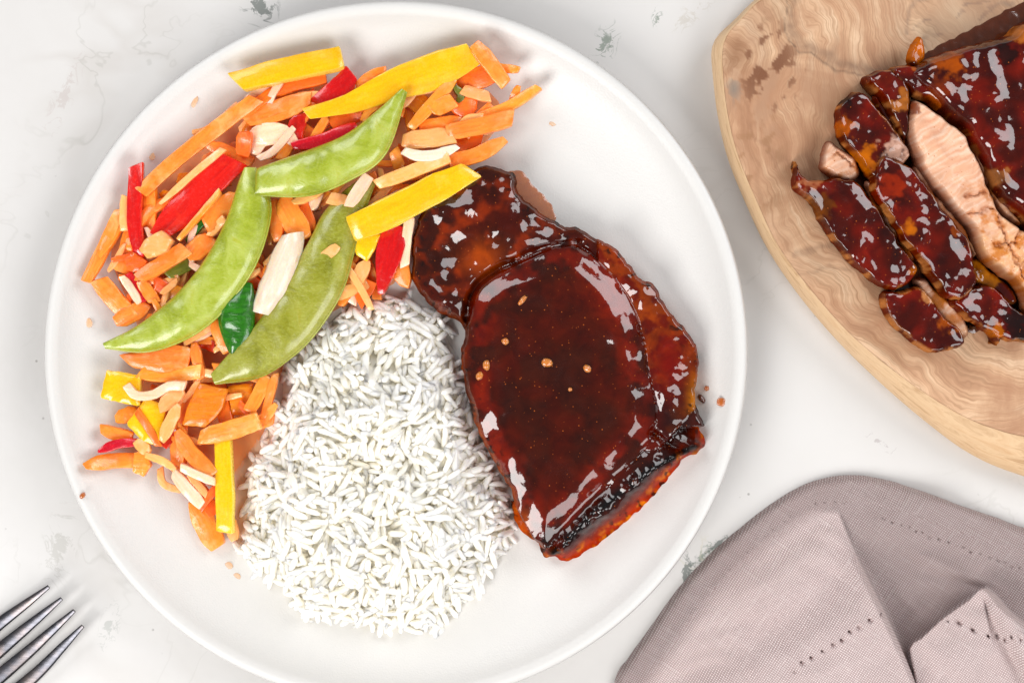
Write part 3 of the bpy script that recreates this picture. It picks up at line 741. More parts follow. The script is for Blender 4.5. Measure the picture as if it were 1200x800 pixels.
# ================================================================== SLICED PORK
def glaze_cols(X, Y, d, sdv):
    col = np.tile(np.array(srgb(72, 16, 12)), (len(X), 1))
    col = mixc(col, sstep(-0.3, 0.5, fbm(X, Y, 34, 2, sdv + 61)), srgb(128, 20, 12))
    col = mixc(col, sstep(0.0, 0.6, fbm(X, Y, 26, 2, sdv + 63)) * 0.7, srgb(44, 16, 14))
    col = mixc(col, sstep(6, 1, d) * 0.65, srgb(116, 44, 22)); col = mixc(col, sstep(7, 2, d) * sstep(0.0, 0.25, fbm(X, Y, 15, 3, sdv + 67)) * 0.85, srgb(214, 140, 90)); return col
def slice_obj(outline, base, top, label, kind='glaze', seed=0, dirn=(0.55, 0.83), pale=None, R=5, tilt=(0, 0), name='pork_slice', spots=(), res=1.3, amp=1.0):
    """base/top in mm over the board. kind glaze|pale"""
    c0 = np.mean(np.array(outline), 0)
    def hf(X, Y, d):
        n1 = fbm(X, Y, 34, 1, seed); n2 = fbm(X, Y, 14, 1 if kind == 'glaze' else 3, seed + 5); n3 = fbm(X, Y, 5, 2, seed + 9)
        p = np.sqrt(np.clip(1 - np.clip(1 - d / R, 0, 1) ** 2.3, 0, 1))
        qx_ = 9 * fbm(X, Y, 36, 3, seed + 21); u = (X - c0[0]) * dirn[0] + (Y - c0[1]) * dirn[1] + qx_; w = -(X - c0[0]) * dirn[1] + (Y - c0[1]) * dirn[0]
        t_ = top + tilt[0] * (X - c0[0]) + tilt[1] * (Y - c0[1])
        z = base + np.maximum(t_ - base, 2.0) * p + ((3.0 if kind == 'glaze' else 1.5) * n1 + (0.75 if kind == 'glaze' else 0.6) * n2 + (0.04 if kind == 'glaze' else 0.45 * sstep(0, 40, u) + 0.1) * n3) * amp * sstep(0, 9, d)
        if kind == 'glaze':
            col = glaze_cols(X, Y, d, seed); g = np.ones(len(X))
            for (sx, sy, sr, k, gg) in spots:
                w_ = 0.85 * sstep(1.25, 0.6, np.hypot(X - sx, Y - sy) / sr + 1.3 * fbm(X, Y, 12, 3, seed + 3))
                col = mixc(col, w_, k); g = g * (1 - w_) + gg * w_
        else:
            fib = fbm(u / 3.4, w / 34.0, 1.0, 2, 0) * 0.9      # fibres cross the cut face
            z = z + 0.22 * fib * sstep(0, 8, d)
            crack = np.zeros(len(X)); wX = X + 7 * fbm(X, Y, 9, 2, 3); wY = Y + 7 * fbm(X, Y, 9, 2, 4)
            for pl_ in ([(1166, 255), (1176, 284), (1190, 312), (1206, 345)], [(1178, 290), (1196, 268)], [(1124, 232), (1150, 226)], [(1128, 252), (1160, 246)], [(1190, 312), (1212, 300)], [(1162, 288), (1176, 284)], [(1000, 196), (978, 180)]):
                crack = np.maximum(crack, np.exp(-(segd(wX, wY, pl_)[0] / 1.7) ** 2))
            z = z - 1.5 * crack
            col = np.tile(np.array(srgb(228, 178, 150)), (len(X), 1))
            col = mixc(col, sstep(-0.1, 0.35, fib) * 0.8, srgb(240, 206, 184))
            col = mixc(col, sstep(0.15, 0.45, -fib) * 0.5, srgb(212, 150, 126))
            col = mixc(col, sstep(5, 70, u) * 0.75 * (0.6 + n2), srgb(238, 178, 120))
            col = mixc(col, sstep(-0.02, 0.28, fbm(X, Y, 20, 4, seed + 17)) * sstep(-50, 30, u) * 0.85, srgb(198, 120, 66))
            col = mixc(col, sstep(8, 1, d) * 0.85, srgb(116, 48, 26))
            col = mixc(col, crack * 0.6, srgb(170, 96, 60))
            g = 0.28 + 0.5 * sstep(8, 1, d)
            for (sx, sy, sr, k, gg) in spots:
                w_ = 0.85 * sstep(1.25, 0.6, np.hypot(X - sx, Y - sy) / sr + 1.3 * fbm(X, Y, 12, 3, seed + 3))
                col = mixc(col, w_, k); g = g * (1 - w_) + gg * w_
        g = g * sstep(2.0, 5.5, d)
        return BZ + np.maximum(z, base) * 1e-3, col, np.clip(g, 0, 1)
    h_ = heightsolid(outline, res, hf, BZ + top * 0.7e-3, BZ + base * 1e-3 + 0.0002, jitter=1.9, jscale=20, dense=260, seed=seed, skirt=3.5)
    o = solid_object(name, h_, MAT['meat'] if kind == 'glaze' else MAT['meat_cut'])
    return tag(o, label, 'pork', 'pork slices on the board')
PALE = srgb(226, 180, 160); ORG = srgb(204, 112, 52); DKC = srgb(22, 15, 15); TAN = srgb(206, 140, 96)
# dark sauce on the wood beneath
film('sauce_pool', [(1046, 88), (1070, 72), (1105, 52), (1150, 28), (1200, 2), (1250, -20), (1262, 10), (1210, 42), (1160, 62), (1110, 80), (1075, 96)], BZ + 0.0003, 0.0008, MAT['sauce_dark'],
     'dark brown sauce streak on the board above the uncut pork', 'sauce', zref=BZ, jitter=2.0, seed=3)
film('sauce_pool', [(1000, 200), (1040, 150), (1090, 140), (1140, 190), (1190, 260), (1215, 330), (1200, 380), (1140, 388), (1080, 380), (1040, 330), (1000, 260)], BZ + 0.0003, 0.0005, MAT['sauce_dark'],
     'dark sauce spread between the cut pork slices', 'sauce', zref=BZ, jitter=3.0, seed=4)
slice_obj([(932, 189), (929, 205), (930, 221), (947, 235), (961, 261), (981, 289), (1011, 323), (1034, 338), (1050, 338), (1070, 326), (1073, 312), (1054, 285), (1036, 258), (1017, 231), (1001, 212), (984, 209), (967, 211), (950, 210), (940, 205)],
          0, 12, 'leftmost glazed pork slice with a pointed upper corner on the board', seed=2, spots=((958, 243, 15, srgb(120, 62, 28), 0.9), (946, 212, 13, srgb(190, 120, 90), 0.7), (1068, 318, 5, ORG, .6)))
slice_obj([(1036, 342), (1032, 354), (1042, 377), (1059, 394), (1082, 411), (1106, 411), (1129, 402), (1124, 384), (1104, 370), (1093, 350), (1074, 335), (1054, 341)],
          0, 11, 'short glazed pork end at the lowest point of the pile', seed=12, spots=((1110, 376, 13, srgb(176, 90, 50), .8), (1085, 348, 10, TAN, .6)))
slice_obj([(973, 165), (962, 178), (962, 198), (976, 210), (995, 213), (1009, 203), (1003, 188), (990, 176)], 0, 8, 'pale pinkish pork chunk above the leftmost slice', kind='pale', seed=22, R=9)
slice_obj([(981, 128), (990, 114), (1004, 108), (1017, 116), (1040, 142), (1056, 164), (1066, 182), (1056, 194), (1040, 192), (1034, 208), (1026, 216), (1012, 200), (996, 178), (982, 160)],
          0, 13, 'glazed orange edged slice tip with pale cut end, above the leftmost slice', seed=32, spots=((1048, 180, 17, PALE, .3), (1008, 190, 16, ORG, .6), (987, 152, 12, srgb(196, 96, 40), .7), (990, 117, 9, DKC, .5)))
slice_obj([(1030, 184), (1021, 206), (1023, 231), (1042, 259), (1059, 286), (1079, 310), (1096, 333), (1110, 351), (1128, 352), (1140, 336), (1141, 312), (1134, 285), (1117, 261), (1100, 241), (1083, 217), (1066, 198), (1048, 187)],
          0, 15, 'long glossy mahogany pork slice second from the left', seed=42, spots=((1040, 222, 16, srgb(160, 40, 18), 1), (1062, 268, 8, ORG, .8), (1120, 268, 8, srgb(150, 70, 36), .8)))
slice_obj([(1070, 330), (1084, 326), (1100, 342), (1116, 356), (1130, 372), (1136, 390), (1122, 398), (1104, 378), (1090, 358)], 0, 7, 'tan fatty pork shred between the two lower glazed pieces', seed=52, kind='pale', R=8,
          spots=((1100, 350, 12, srgb(190, 110, 50), .7),))
slice_obj([(1112, 352), (1130, 340), (1150, 335), (1170, 342), (1188, 362), (1205, 366), (1230, 378), (1220, 398), (1200, 401), (1182, 402), (1170, 396), (1168, 406), (1160, 392), (1146, 384), (1128, 372)],
          0, 12, 'dark glazed pork piece with charred sheen at the lower right frame edge', seed=62, spots=((1185, 380, 20, DKC, .95), (1166, 386, 10, ORG, .5)))
slice_obj([(1128, 306), (1142, 300), (1160, 316), (1182, 336), (1192, 352), (1180, 358), (1160, 342), (1140, 332)], 0, 8, 'thin amber pork fat strip under the pale cut slice', seed=72, R=7, spots=((1150, 320, 18, srgb(206, 128, 60), .7),))
slice_obj([(1069, 119), (1084, 124), (1098, 134), (1124, 153), (1140, 178), (1156, 217), (1168, 247), (1194, 265), (1225, 290), (1240, 350), (1222, 385), (1203, 366), (1190, 333), (1168, 318), (1144, 295), (1133, 266), (1116, 248), (1096, 224), (1079, 201), (1066, 171), (1062, 146)],
          0, 16, 'pale pink cut face of sliced pork showing fibres and cracks', kind='pale', seed=82, R=9, dirn=(0.55, 0.83), spots=((1064, 128, 10, srgb(120, 50, 30), .8),))
slice_obj([(1010, 93), (1026, 84), (1046, 82), (1060, 92), (1067, 116), (1065, 146), (1060, 166), (1052, 160), (1042, 136), (1028, 116)], 0, 14, 'red brown glazed slice wedge left of the pale cut face', seed=92, R=8,
          spots=((1056, 120, 12, srgb(196, 120, 70), .6), (1030, 96, 10, srgb(110, 30, 20), 1)))
slice_obj([(1022, 112), (1030, 116), (1046, 140), (1060, 166), (1064, 180), (1056, 178), (1040, 154), (1026, 128)], 0, 9, 'thin brown pork sliver between the two upper slice wedges', seed=102, R=5, spots=((1050, 158, 12, srgb(180, 110, 70), .6),))
slice_obj([(1060, 90), (1068, 78), (1086, 68), (1106, 60), (1149, 47), (1178, 40), (1200, 24), (1260, -6), (1330, 30), (1350, 140), (1320, 250), (1262, 312), (1222, 290), (1200, 262), (1168, 234), (1153, 205), (1140, 175), (1127, 151), (1105, 134), (1089, 117), (1072, 104)],
          0, 18, 'large uncut glazed pork piece at the upper right frame edge', seed=112, R=18, name='pork_piece',
          spots=((1108, 78, 16, srgb(180, 84, 40), .8), (1176, 66, 14, DKC, .8), (1192, 40, 14, srgb(200, 120, 70), .6), (1096, 112, 14, srgb(130, 50, 26), 1), (1166, 208, 10, srgb(170, 110, 70), .5)), res=1.5)
slice_obj([(1061, 68), (1066, 54), (1074, 43), (1081, 48), (1084, 58), (1080, 72), (1074, 80), (1065, 80)], 4, 12, 'small orange fat tip pointing up from the sliced pork', seed=122, R=7, spots=((1073, 60, 26, srgb(226, 120, 54), .6),), name='pork_scrap')
slice_obj([(1040, 86), (1056, 76), (1072, 78), (1090, 74), (1100, 84), (1094, 104), (1108, 128), (1100, 132), (1084, 120), (1072, 116), (1058, 104)], 2, 14, 'shredded brown pork knot where the slices meet at the top', seed=132, R=7, amp=1.8,
          spots=((1096, 122, 11, srgb(170, 84, 44), .8), (1070, 84, 6, srgb(196, 110, 70), .6)), name='pork_scrap')
slice_obj([(1150, 385), (1158, 390), (1166, 402), (1169, 406), (1172, 396), (1164, 386), (1152, 378), (1138, 380), (1136, 386)], 1, 8, 'black burnt curled scrap at the lower edge of the pork', seed=142, R=5, spots=((1154, 388, 40, DKC, 1),), name='pork_scrap')

slice_obj([(1014, 214), (1022, 218), (1034, 238), (1050, 262), (1064, 288), (1074, 306), (1066, 304), (1050, 282), (1034, 258), (1020, 236)], 0, 8.5, 'torn tan pork fibres between the leftmost and second glazed slices', kind='pale', seed=152, R=4,
          spots=((1030, 238, 16, srgb(150, 70, 36), .8), (1062, 292, 10, srgb(186, 100, 50), .8)), name='pork_shred')
slice_obj([(1070, 196), (1080, 204), (1096, 228), (1114, 250), (1130, 268), (1142, 296), (1136, 298), (1120, 274), (1102, 252), (1086, 230), (1072, 208)], 0, 9.5, 'torn brown pork fibres along the left side of the pale cut face', kind='pale', seed=162, R=4,
          spots=((1092, 226, 18, srgb(120, 54, 30), .8), (1126, 270, 14, srgb(170, 92, 50), .8)), name='pork_shred')
slice_obj([(1128, 150), (1138, 162), (1150, 190), (1160, 214), (1176, 238), (1196, 262), (1188, 264), (1168, 250), (1156, 226), (1144, 196), (1132, 168)], 0, 11, 'ragged tan meat edge between the pale cut face and the uncut pork', kind='pale', seed=172, R=4, amp=1.5,
          spots=((1140, 178, 12, srgb(140, 66, 36), .8), (1166, 226, 12, srgb(160, 90, 50), .8)), name='pork_shred')
# ================================================================== VEGETABLES
def zl(level): return FLOOR + 0.0022 + level * 0.0033
VG = {}
def strip(color, pts, width, level, label, th=2.9, rnd=0.25, name=None, cat=None, group=None, taper=None, seed=None, curl=0.0, wid2=None):
    """bar cut from a vegetable; pts photo px, width px, level = layer in the pile (number or (start, end))"""
    seed = seed if seed is not None else int(abs(pts[0][0] * 7 + pts[0][1] * 13))
    r = random.Random(seed)
    taper = taper or (r.uniform(0.45, 0.98), r.uniform(0.45, 0.98))
    n = 13
    P = catmull(pts, n) if len(pts) > 2 else np.array([np.array(pts[0]) + (np.array(pts[1]) - np.array(pts[0])) * t_ for t_ in np.linspace(0, 1, n)])
    l0, l1 = level if isinstance(level, tuple) else (level, level)
    mid = P[n // 2]; zm = zl((l0 + l1) / 2) + plate_z(*mid) - FLOOR
    k = S * (1 - zm / H)
    xy = np.stack([(P[:, 0] - 600) * k, (400 - P[:, 1]) * k], 1)
    tt = np.linspace(0, 1, n)
    zz = np.array([zl(l0 + (l1 - l0) * t_) for t_ in tt]) + np.array([max(plate_z(*p), 0) for p in P]) - FLOOR
    zz = zz + curl * 0.001 * np.sin(math.pi * tt) + 0.0006 * np.sin(tt * math.pi * r.uniform(0.6, 1.6) + r.uniform(0, 6))
    tan = np.gradient(xy, axis=0); tan /= np.linalg.norm(tan, axis=1)[:, None]; nor = np.stack([-tan[:, 1], tan[:, 0]], 1)
    w = width * k / 2; h = th * 0.0005
    rad = min(w, h) * rnd
    sec = []
    for (sx, sy, a0) in ((1, 1, 0), (-1, 1, 90), (-1, -1, 180), (1, -1, 270)):
        for a in (0, 45, 90):
            an = math.radians(a0 + a); sec.append((sx * (w - rad) + rad * math.cos(an), sy * (h - rad) + rad * math.sin(an)))
    m_ = len(sec); v = []; f = []
    tw0, tw1 = r.uniform(-0.25, 0.25), r.uniform(-0.25, 0.25)
    sk0, sk1 = r.uniform(-0.6, 0.6), r.uniform(-0.6, 0.6)
    def ring(i, sc, push):
        t_ = tt[i]; ws = 1.0
        if wid2 is not None: ws = float(np.interp(t_, np.linspace(0, 1, len(wid2)), wid2))
        else: ws = taper[0] + (1 - taper[0]) * min(1, t_ / 0.22) if t_ < 0.22 else (taper[1] + (1 - taper[1]) * min(1, (1 - t_) / 0.22) if t_ > 0.78 else 1)
        ws *= 1 + 0.12 * float(vn(t_ * 4 + seed, seed * 0.3))
        hs_ = 1 + 0.14 * float(vn(t_ * 3 + seed, seed * 0.7 + 5))
        a = tw0 + (tw1 - tw0) * t_
        sk = sk0 * max(0, 1 - t_ / 0.3) + sk1 * max(0, 1 - (1 - t_) / 0.3)
        for (sx, sy) in sec:
            x = sx * ws * sc * (1 + r.uniform(-0.035, 0.035)); y = sy * hs_ * sc * (1 + r.uniform(-0.05, 0.05))
            x2 = x * math.cos(a) - y * math.sin(a); y2 = x * math.sin(a) + y * math.cos(a)
            p = xy[i] + nor[i] * x2 + tan[i] * (push + sk * x2)
            v.append((p[0], p[1], zz[i] + y2))
    ring(0, 0.80, -rad * 0.7)
    for i in range(n): ring(i, 1.0, 0)
    ring(n - 1, 0.80, rad * 0.7)
    nr = n + 2
    for j in range(nr - 1):
        for i in range(m_):
            i2 = (i + 1) % m_; f.append((j * m_ + i, j * m_ + i2, (j + 1) * m_ + i2, (j + 1) * m_ + i))
    f.append(tuple(range(m_))[::-1]); f.append(tuple((nr - 1) * m_ + i for i in range(m_)))
    nm = name or {'yellow': 'pepper_strip', 'red': 'pepper_strip', 'amber': 'pepper_strip', 'onion': 'onion_slice', 'white_veg': 'onion_slice', 'olive': 'pepper_strip', 'green': 'pepper_strip'}.get(color, 'carrot_strip')
    ct = cat or {'pepper_strip': 'pepper', 'onion_slice': 'onion', 'carrot_strip': 'carrot'}.get(nm, 'vegetable')
    v = np.array(v); v[:, 2] = np.maximum(v[:, 2], FLOOR + 0.0003)
    v, loc = local(v)
    me = mesh(nm, v, f, True, 50)
    o = link(nm, me, MAT[color]); o.location = loc
    # turn the object's own axis along the strip so the fibres run lengthwise
    ang = math.atan2(xy[-1][1] - xy[0][1], xy[-1][0] - xy[0][0])
    ca, sa = math.cos(-ang), math.sin(-ang)
    co = np.array([tuple(q.co) for q in me.vertices]); co2 = co.copy(); co2[:, 0] = co[:, 0] * ca - co[:, 1] * sa; co2[:, 1] = co[:, 0] * sa + co[:, 1] * ca
    me.vertices.foreach_set('co', co2.ravel()); me.update(); o.rotation_euler = (0, 0, ang)
    return tag(o, label, ct, group or {'pepper': 'pepper pieces in the vegetable pile', 'onion': 'pale onion pieces in the vegetable pile'}.get(ct, 'carrot pieces in the vegetable pile'))

def chunk(color, outline, level, label, th=4.0, name=None, cat=None, tilt=(0, 0), bulge=0.6):
    P = catmull(outline, 36, True)
    # keep corners: blend straight polygon and smooth curve
    poly = np.array(outline, float); A = []
    s_ = np.concatenate([[0], np.cumsum(np.linalg.norm(np.diff(np.vstack([poly, poly[0]]), axis=0), axis=1))])
    q = np.linspace(0, s_[-1], 37)[:-1]; pc = np.vstack([poly, poly[0]])
    lin = np.stack([np.interp(q, s_, pc[:, 0]), np.interp(q, s_, pc[:, 1])], 1)
    lin = lin * 0.9 + (np.roll(lin, 1, 0) + np.roll(lin, -1, 0)) * 0.05
    lin = lin + np.stack([fbm(lin[:, 0], lin[:, 1], 9, 2, 3), fbm(lin[:, 0], lin[:, 1], 9, 2, 8)], 1) * 1.6
    c0 = lin.mean(0); zc = zl(level) + plate_z(*c0) - FLOOR; k = S * (1 - zc / H); v = []; f = []
    h = th * 0.0005
    prof_ = [(0.96, -h), (0.995, -h * 0.85), (1.0, 0), (0.995, h * 0.86), (0.965, h), (0.62, h + bulge * 0.0003), (0.3, h + bulge * 0.0004)]
    for sc, dz in prof_:
        for p in lin:
            u = c0 + (p - c0) * sc
            v.append(((u[0] - 600) * k, (400 - u[1]) * k, zc + dz + 0.001 * (tilt[0] * (u[0] - c0[0]) + tilt[1] * (u[1] - c0[1])) + 0.0006 * float(fbm(u[0], u[1], 14, 2, 6)) * (sc < 0.99)))
    m_ = len(lin); f.append(tuple(range(m_)))
    for j in range(len(prof_) - 1):
        for i in range(m_):
            i2 = (i + 1) % m_; f.append((j * m_ + i, (j + 1) * m_ + i, (j + 1) * m_ + i2, j * m_ + i2))
    ce = len(v); v.append(((c0[0] - 600) * k, (400 - c0[1]) * k, zc + h + bulge * 0.0004)); j = len(prof_) - 1
    for i in range(m_): f.append((j * m_ + i, ce, j * m_ + (i + 1) % m_))
    nm = name or {'yellow': 'pepper_piece', 'red': 'pepper_piece', 'amber': 'pepper_piece', 'onion': 'onion_piece', 'olive': 'pepper_piece', 'green': 'pepper_piece'}.get(color, 'carrot_piece')
    ct = cat or {'pepper_piece': 'pepper', 'onion_piece': 'onion'}.get(nm, 'carrot')
    v = np.array(v); v[:, 2] = np.maximum(v[:, 2], FLOOR + 0.0003)
    v, loc = local(v); me = mesh(nm, v, [q_[::-1] for q_ in f], True, 60)
    o = link(nm, me, MAT[color]); o.location = loc
    return tag(o, label, ct, {'pepper': 'pepper pieces in the vegetable pile', 'onion': 'pale onion pieces in the vegetable pile'}.get(ct, 'carrot pieces in the vegetable pile'))

def pod(ea, eb, level, label, thick=0.40, peas=6, mat='pod', seam=1, blunt=False, name='snow_pea_pod', levels=None):
    n = 46; m_ = 20
    A = catmull(ea, n); B = catmull(eb, n); l0, l1 = levels or (level, level)
    c0 = (A[n // 2] + B[n // 2]) / 2; zc = zl((l0 + l1) / 2); k = S * (1 - zc / H)
    f3 = lambda p: np.array([(p[0] - 600) * k, (400 - p[1]) * k])
    v = []; f = []; sm = []
    for i in range(n):
        t_ = i / (n - 1); a = f3(A[i]); b = f3(B[i]); c = (a + b) / 2; hv = (b - a) / 2; w = np.linalg.norm(hv)
        z = zl(l0 + (l1 - l0) * t_)
        pea = sum(math.exp(-((t_ - (q + 0.8) / (peas + 0.7)) * peas * 1.9) ** 2) for q in range(peas))
        hh = (w * thick * (0.88 + 0.13 * pea))
        if blunt and i == 0: hh *= 0.7
        for j in range(m_):
            an = 2 * math.pi * j / m_
            x = math.cos(an); y = math.sin(an)
            yy = math.copysign(abs(y) ** 0.9, y); xx = x
            nz = 0.0005 * float(fbm(A[i][0] + x * 18, A[i][1] + y * 10, 9, 2, int(ea[0][0]) % 50)) + 0.0011 * float(vn((A[i][0] + x * 20) / 26, (A[i][1] + y * 12) / 26, int(ea[0][0]) % 40))
            p = c + hv * xx
            v.append((p[0], p[1], z + yy * hh + (nz if abs(x) < 0.95 else 0)))
        e = c + hv * seam * 0.99; sm.append((e[0], e[1], z))
    for i in range(n - 1):
        for j in range(m_):
            j2 = (j + 1) % m_; f.append((i * m_ + j, (i + 1) * m_ + j, (i + 1) * m_ + j2, i * m_ + j2))
    f.append(tuple(range(m_))); f.append(tuple((n - 1) * m_ + j for j in range(m_))[::-1])
    v = np.array(v); vv, loc = local(v)
    e1 = np.cross(vv[f[m_ * 10][1]] - vv[f[m_ * 10][0]], vv[f[m_ * 10][2]] - vv[f[m_ * 10][0]])
    up = np.array([np.mean([vv[q_] for q_ in f[m_ * 10 + m_ // 4]], axis=0)])
    nn_ = np.cross(vv[f[m_ * 10 + m_ // 4][1]] - vv[f[m_ * 10 + m_ // 4][0]], vv[f[m_ * 10 + m_ // 4][2]] - vv[f[m_ * 10 + m_ // 4][0]])
    if nn_[2] < 0: f = [q_[::-1] for q_ in f]
    r_ = root(name, loc, label, 'pea pod', 'pea pods on the vegetable pile')
    link('pod_shell', mesh('pod_shell', vv, f, True, 70), MAT[mat], r_)
    # seam string along one edge
    sv = []; sf = []; q = 6
    sm = np.array(sm) - np.array(loc); tg = np.gradient(sm, axis=0); tg /= np.linalg.norm(tg, axis=1)[:, None]
    for i in range(n):
        sd_ = np.cross(tg[i], (0, 0, 1)); sd_ /= np.linalg.norm(sd_) + 1e-9; u_ = np.cross(sd_, tg[i])
        rr = 0.00062 * (0.35 + 0.65 * math.sin(math.pi * min(1, max(0.02, i / (n - 1)))) ** 0.5)
        for j in range(q):
            an = 2 * math.pi * j / q; sv.append(sm[i] + sd_ * math.cos(an) * rr + u_ * math.sin(an) * rr)
    for i in range(n - 1):
        for j in range(q):
            j2 = (j + 1) % q; sf.append((i * q + j, i * q + j2, (i + 1) * q + j2, (i + 1) * q + j))
    link('seam', mesh('seam', sv, sf), MAT[mat], r_)
    return r_

# --- filler strips: the buried layer
rf = random.Random(11)
fill_spots = [(300, 120), (330, 110), (360, 125), (390, 150), (420, 140), (450, 120), (480, 130), (505, 110), (530, 135), (555, 150), (500, 170), (470, 200), (440, 230), (420, 250),
              (455, 240), (300, 150), (270, 180), (240, 210), (210, 240), (190, 260), (175, 300), (165, 340), (150, 290), (185, 370), (200, 400), (230, 420), (250, 440), (230, 290), (250, 300), (290, 300),
              (310, 260), (340, 250), (370, 240), (390, 200), (350, 190), (290, 360), (310, 400), (290, 440), (260, 470), (220, 460), (200, 480), (180, 500), (210, 520), (230, 540), (250, 570), (300, 480), (410, 340), (440, 320), (460, 290),
              (330, 170), (365, 160), (280, 330), (320, 320), (300, 225), (340, 300), (240, 330), (200, 340), (215, 370), (240, 390), (275, 400), (300, 340), (260, 260), (380, 300), (400, 320), (340, 380)]
for i, (x, y) in enumerate(fill_spots):
    a = rf.uniform(0, math.pi); L = rf.uniform(18, 32)
    cx = max(0, 1)
    strip(rf.choice(['carrot', 'carrot', 'carrot', 'carrot_red', 'amber', 'carrot_pale']), [(x - L * math.cos(a), y - L * math.sin(a)), (x + L * math.cos(a), y + L * math.sin(a))], rf.uniform(13, 21), rf.uniform(0, 0.7) + (1.0 if i % 2 == 0 else 0),
          'carrot strip buried deep in the pile with only a sliver showing', name='carrot_strip', group='carrot strips buried under the pile')

for i in range(118):
    x, y = fill_spots[(i * 11 + 5) % len(fill_spots)]; x += rf.uniform(-15, 15); y += rf.uniform(-15, 15)
    if x > 460: a = rf.gauss(-0.35, 0.3)
    elif y < 260: a = rf.gauss(-0.65, 0.35)
    elif y < 400: a = rf.choice([rf.gauss(-0.9, 0.3), rf.gauss(1.0, 0.4)])
    else: a = rf.choice([rf.gauss(0.8, 0.3), rf.gauss(-0.35, 0.3)])
    L = rf.uniform(14, 30); x = min(max(x, 118 + L), 585 - L); bo_ = rf.uniform(-5, 5)
    strip(rf.choice(['carrot', 'carrot', 'carrot', 'carrot_pale', 'carrot_red', 'onion', 'carrot_pale']), [(x - L * math.cos(a), y - L * math.sin(a)), (x + bo_, y + bo_), (x + L * math.cos(a), y + L * math.sin(a))], rf.uniform(7, 13), rf.uniform(0.9, 2.5),
          'middle layer carrot strip half hidden under the top strips', name='carrot_strip', th=rf.uniform(1.6, 2.6), group='carrot strips in the middle layer of the pile')
for i in range(58):
    x, y = fill_spots[(i * 7 + 3) % len(fill_spots)]; x += rf.uniform(-12, 12); y += rf.uniform(-12, 12)
    a = rf.gauss(-0.6, 0.7); L = rf.uniform(12, 26); bx_ = rf.uniform(-6, 6)
    strip(rf.choice(['carrot', 'carrot', 'carrot_pale', 'carrot_pale', 'onion', 'carrot_red']), [(x - L * math.cos(a), y - L * math.sin(a)), (x + bx_, y - bx_), (x + L * math.cos(a), y + L * math.sin(a))], rf.uniform(6, 11), rf.uniform(1.0, 2.2),
          'thin carrot shred tangled in the gaps between the larger strips', name='carrot_shred', cat='carrot', th=rf.uniform(1.6, 2.6), group='thin carrot shreds in the gaps of the pile')
D = strip
# --- upper left
D('carrot', [(300, 112), (345, 102)], 16, 1.2, 'short orange carrot strip under the upper left yellow strip')
D('carrot_red', [(318, 108), (350, 98), (382, 92)], 15, 1.8, 'red orange carrot strip along the lower side of the upper left yellow strip')
D('yellow', [(279, 98), (330, 84), (400, 68)], 27, 2.3, 'yellow pepper strip at the top left, ending above red pepper', th=5, taper=(0.9, 0.95))
D('carrot', [(167, 226), (205, 190), (255, 150), (300, 116)], 18, 2.4, 'longest orange carrot strip at the upper left edge', taper=(0.95, 0.9))
D('carrot', [(288, 142), (325, 130), (364, 116)], 24, 2.4, 'broad orange carrot strip just below the upper left yellow strip')
D('carrot_pale', [(227, 156), (243, 153), (262, 138), (280, 122)], 9, 1.2, 'thin pale curl sticking out left of the longest carrot strip', th=2)
D('red', [(163, 196), (160, 225), (158, 260), (163, 300)], 17, 2.0, 'upright red pepper strip at the far left of the pile', th=5, taper=(0.95, 0.7))
D('carrot', [(178, 218), (176, 275)], 15, 1.6, 'upright orange carrot strip beside the far left red strip')
D('carrot_pale', [(188, 239), (225, 206), (262, 175)], 8, 3.0, 'thin light orange shred along the upper side of the big red strip', th=2.2)
D('red', [(276, 188), (245, 212), (215, 245), (186, 276)], 40, 2.6, 'broad glossy red pepper strip left of the pea pods', th=3.6, wid2=(0.7, 0.95, 1.0, 0.85, 0.45))
D('carrot_red', [(288, 156), (284, 182)], 18, 3.0, 'small red orange tip above the broad red strip', th=3)
D('carrot', [(210, 281), (235, 252), (258, 224)], 7, 3.2, 'narrow orange shred along the lower side of the broad red strip', th=2.5)
D('green', [(219, 283), (246, 252)], 7, 2.0, 'dark green sliver below the broad red strip', th=3)
D('onion', [(296, 180), (305, 160), (330, 158), (340, 172)], 26, 2.2, 'translucent pale onion piece above the middle pea pod end', th=3)
D('onion', [(303, 186), (322, 176), (345, 150)], 9, 3.0, 'thin onion edge curving over the pale onion piece', th=2)
D('red', [(412, 86), (398, 105), (372, 122)], 27, 2.2, 'dark red pepper piece between the two upper yellow strips', th=4, wid2=(0.75, 1.0, 0.95, 0.6))
D('red', [(352, 136), (346, 158), (348, 172)], 20, 2.2, 'dark red bent pepper end left of the top pea pod', th=4)
D('red', [(344, 172), (375, 166), (418, 148)], 15, 2.6, 'red pepper strip lying along the top of the top pea pod', th=4)
D('carrot_red', [(388, 146), (424, 132)], 18, 1.8, 'orange red carrot strip under the long yellow strip beside the red pepper')
D('carrot', [(425, 142), (434, 130), (448, 120)], 9, 3.0, 'ragged small orange shred under the long yellow strip', th=2)
D('carrot', [(418, 102), (435, 90), (452, 84)], 13, 2.0, 'orange carrot end peeking above the long yellow strip')
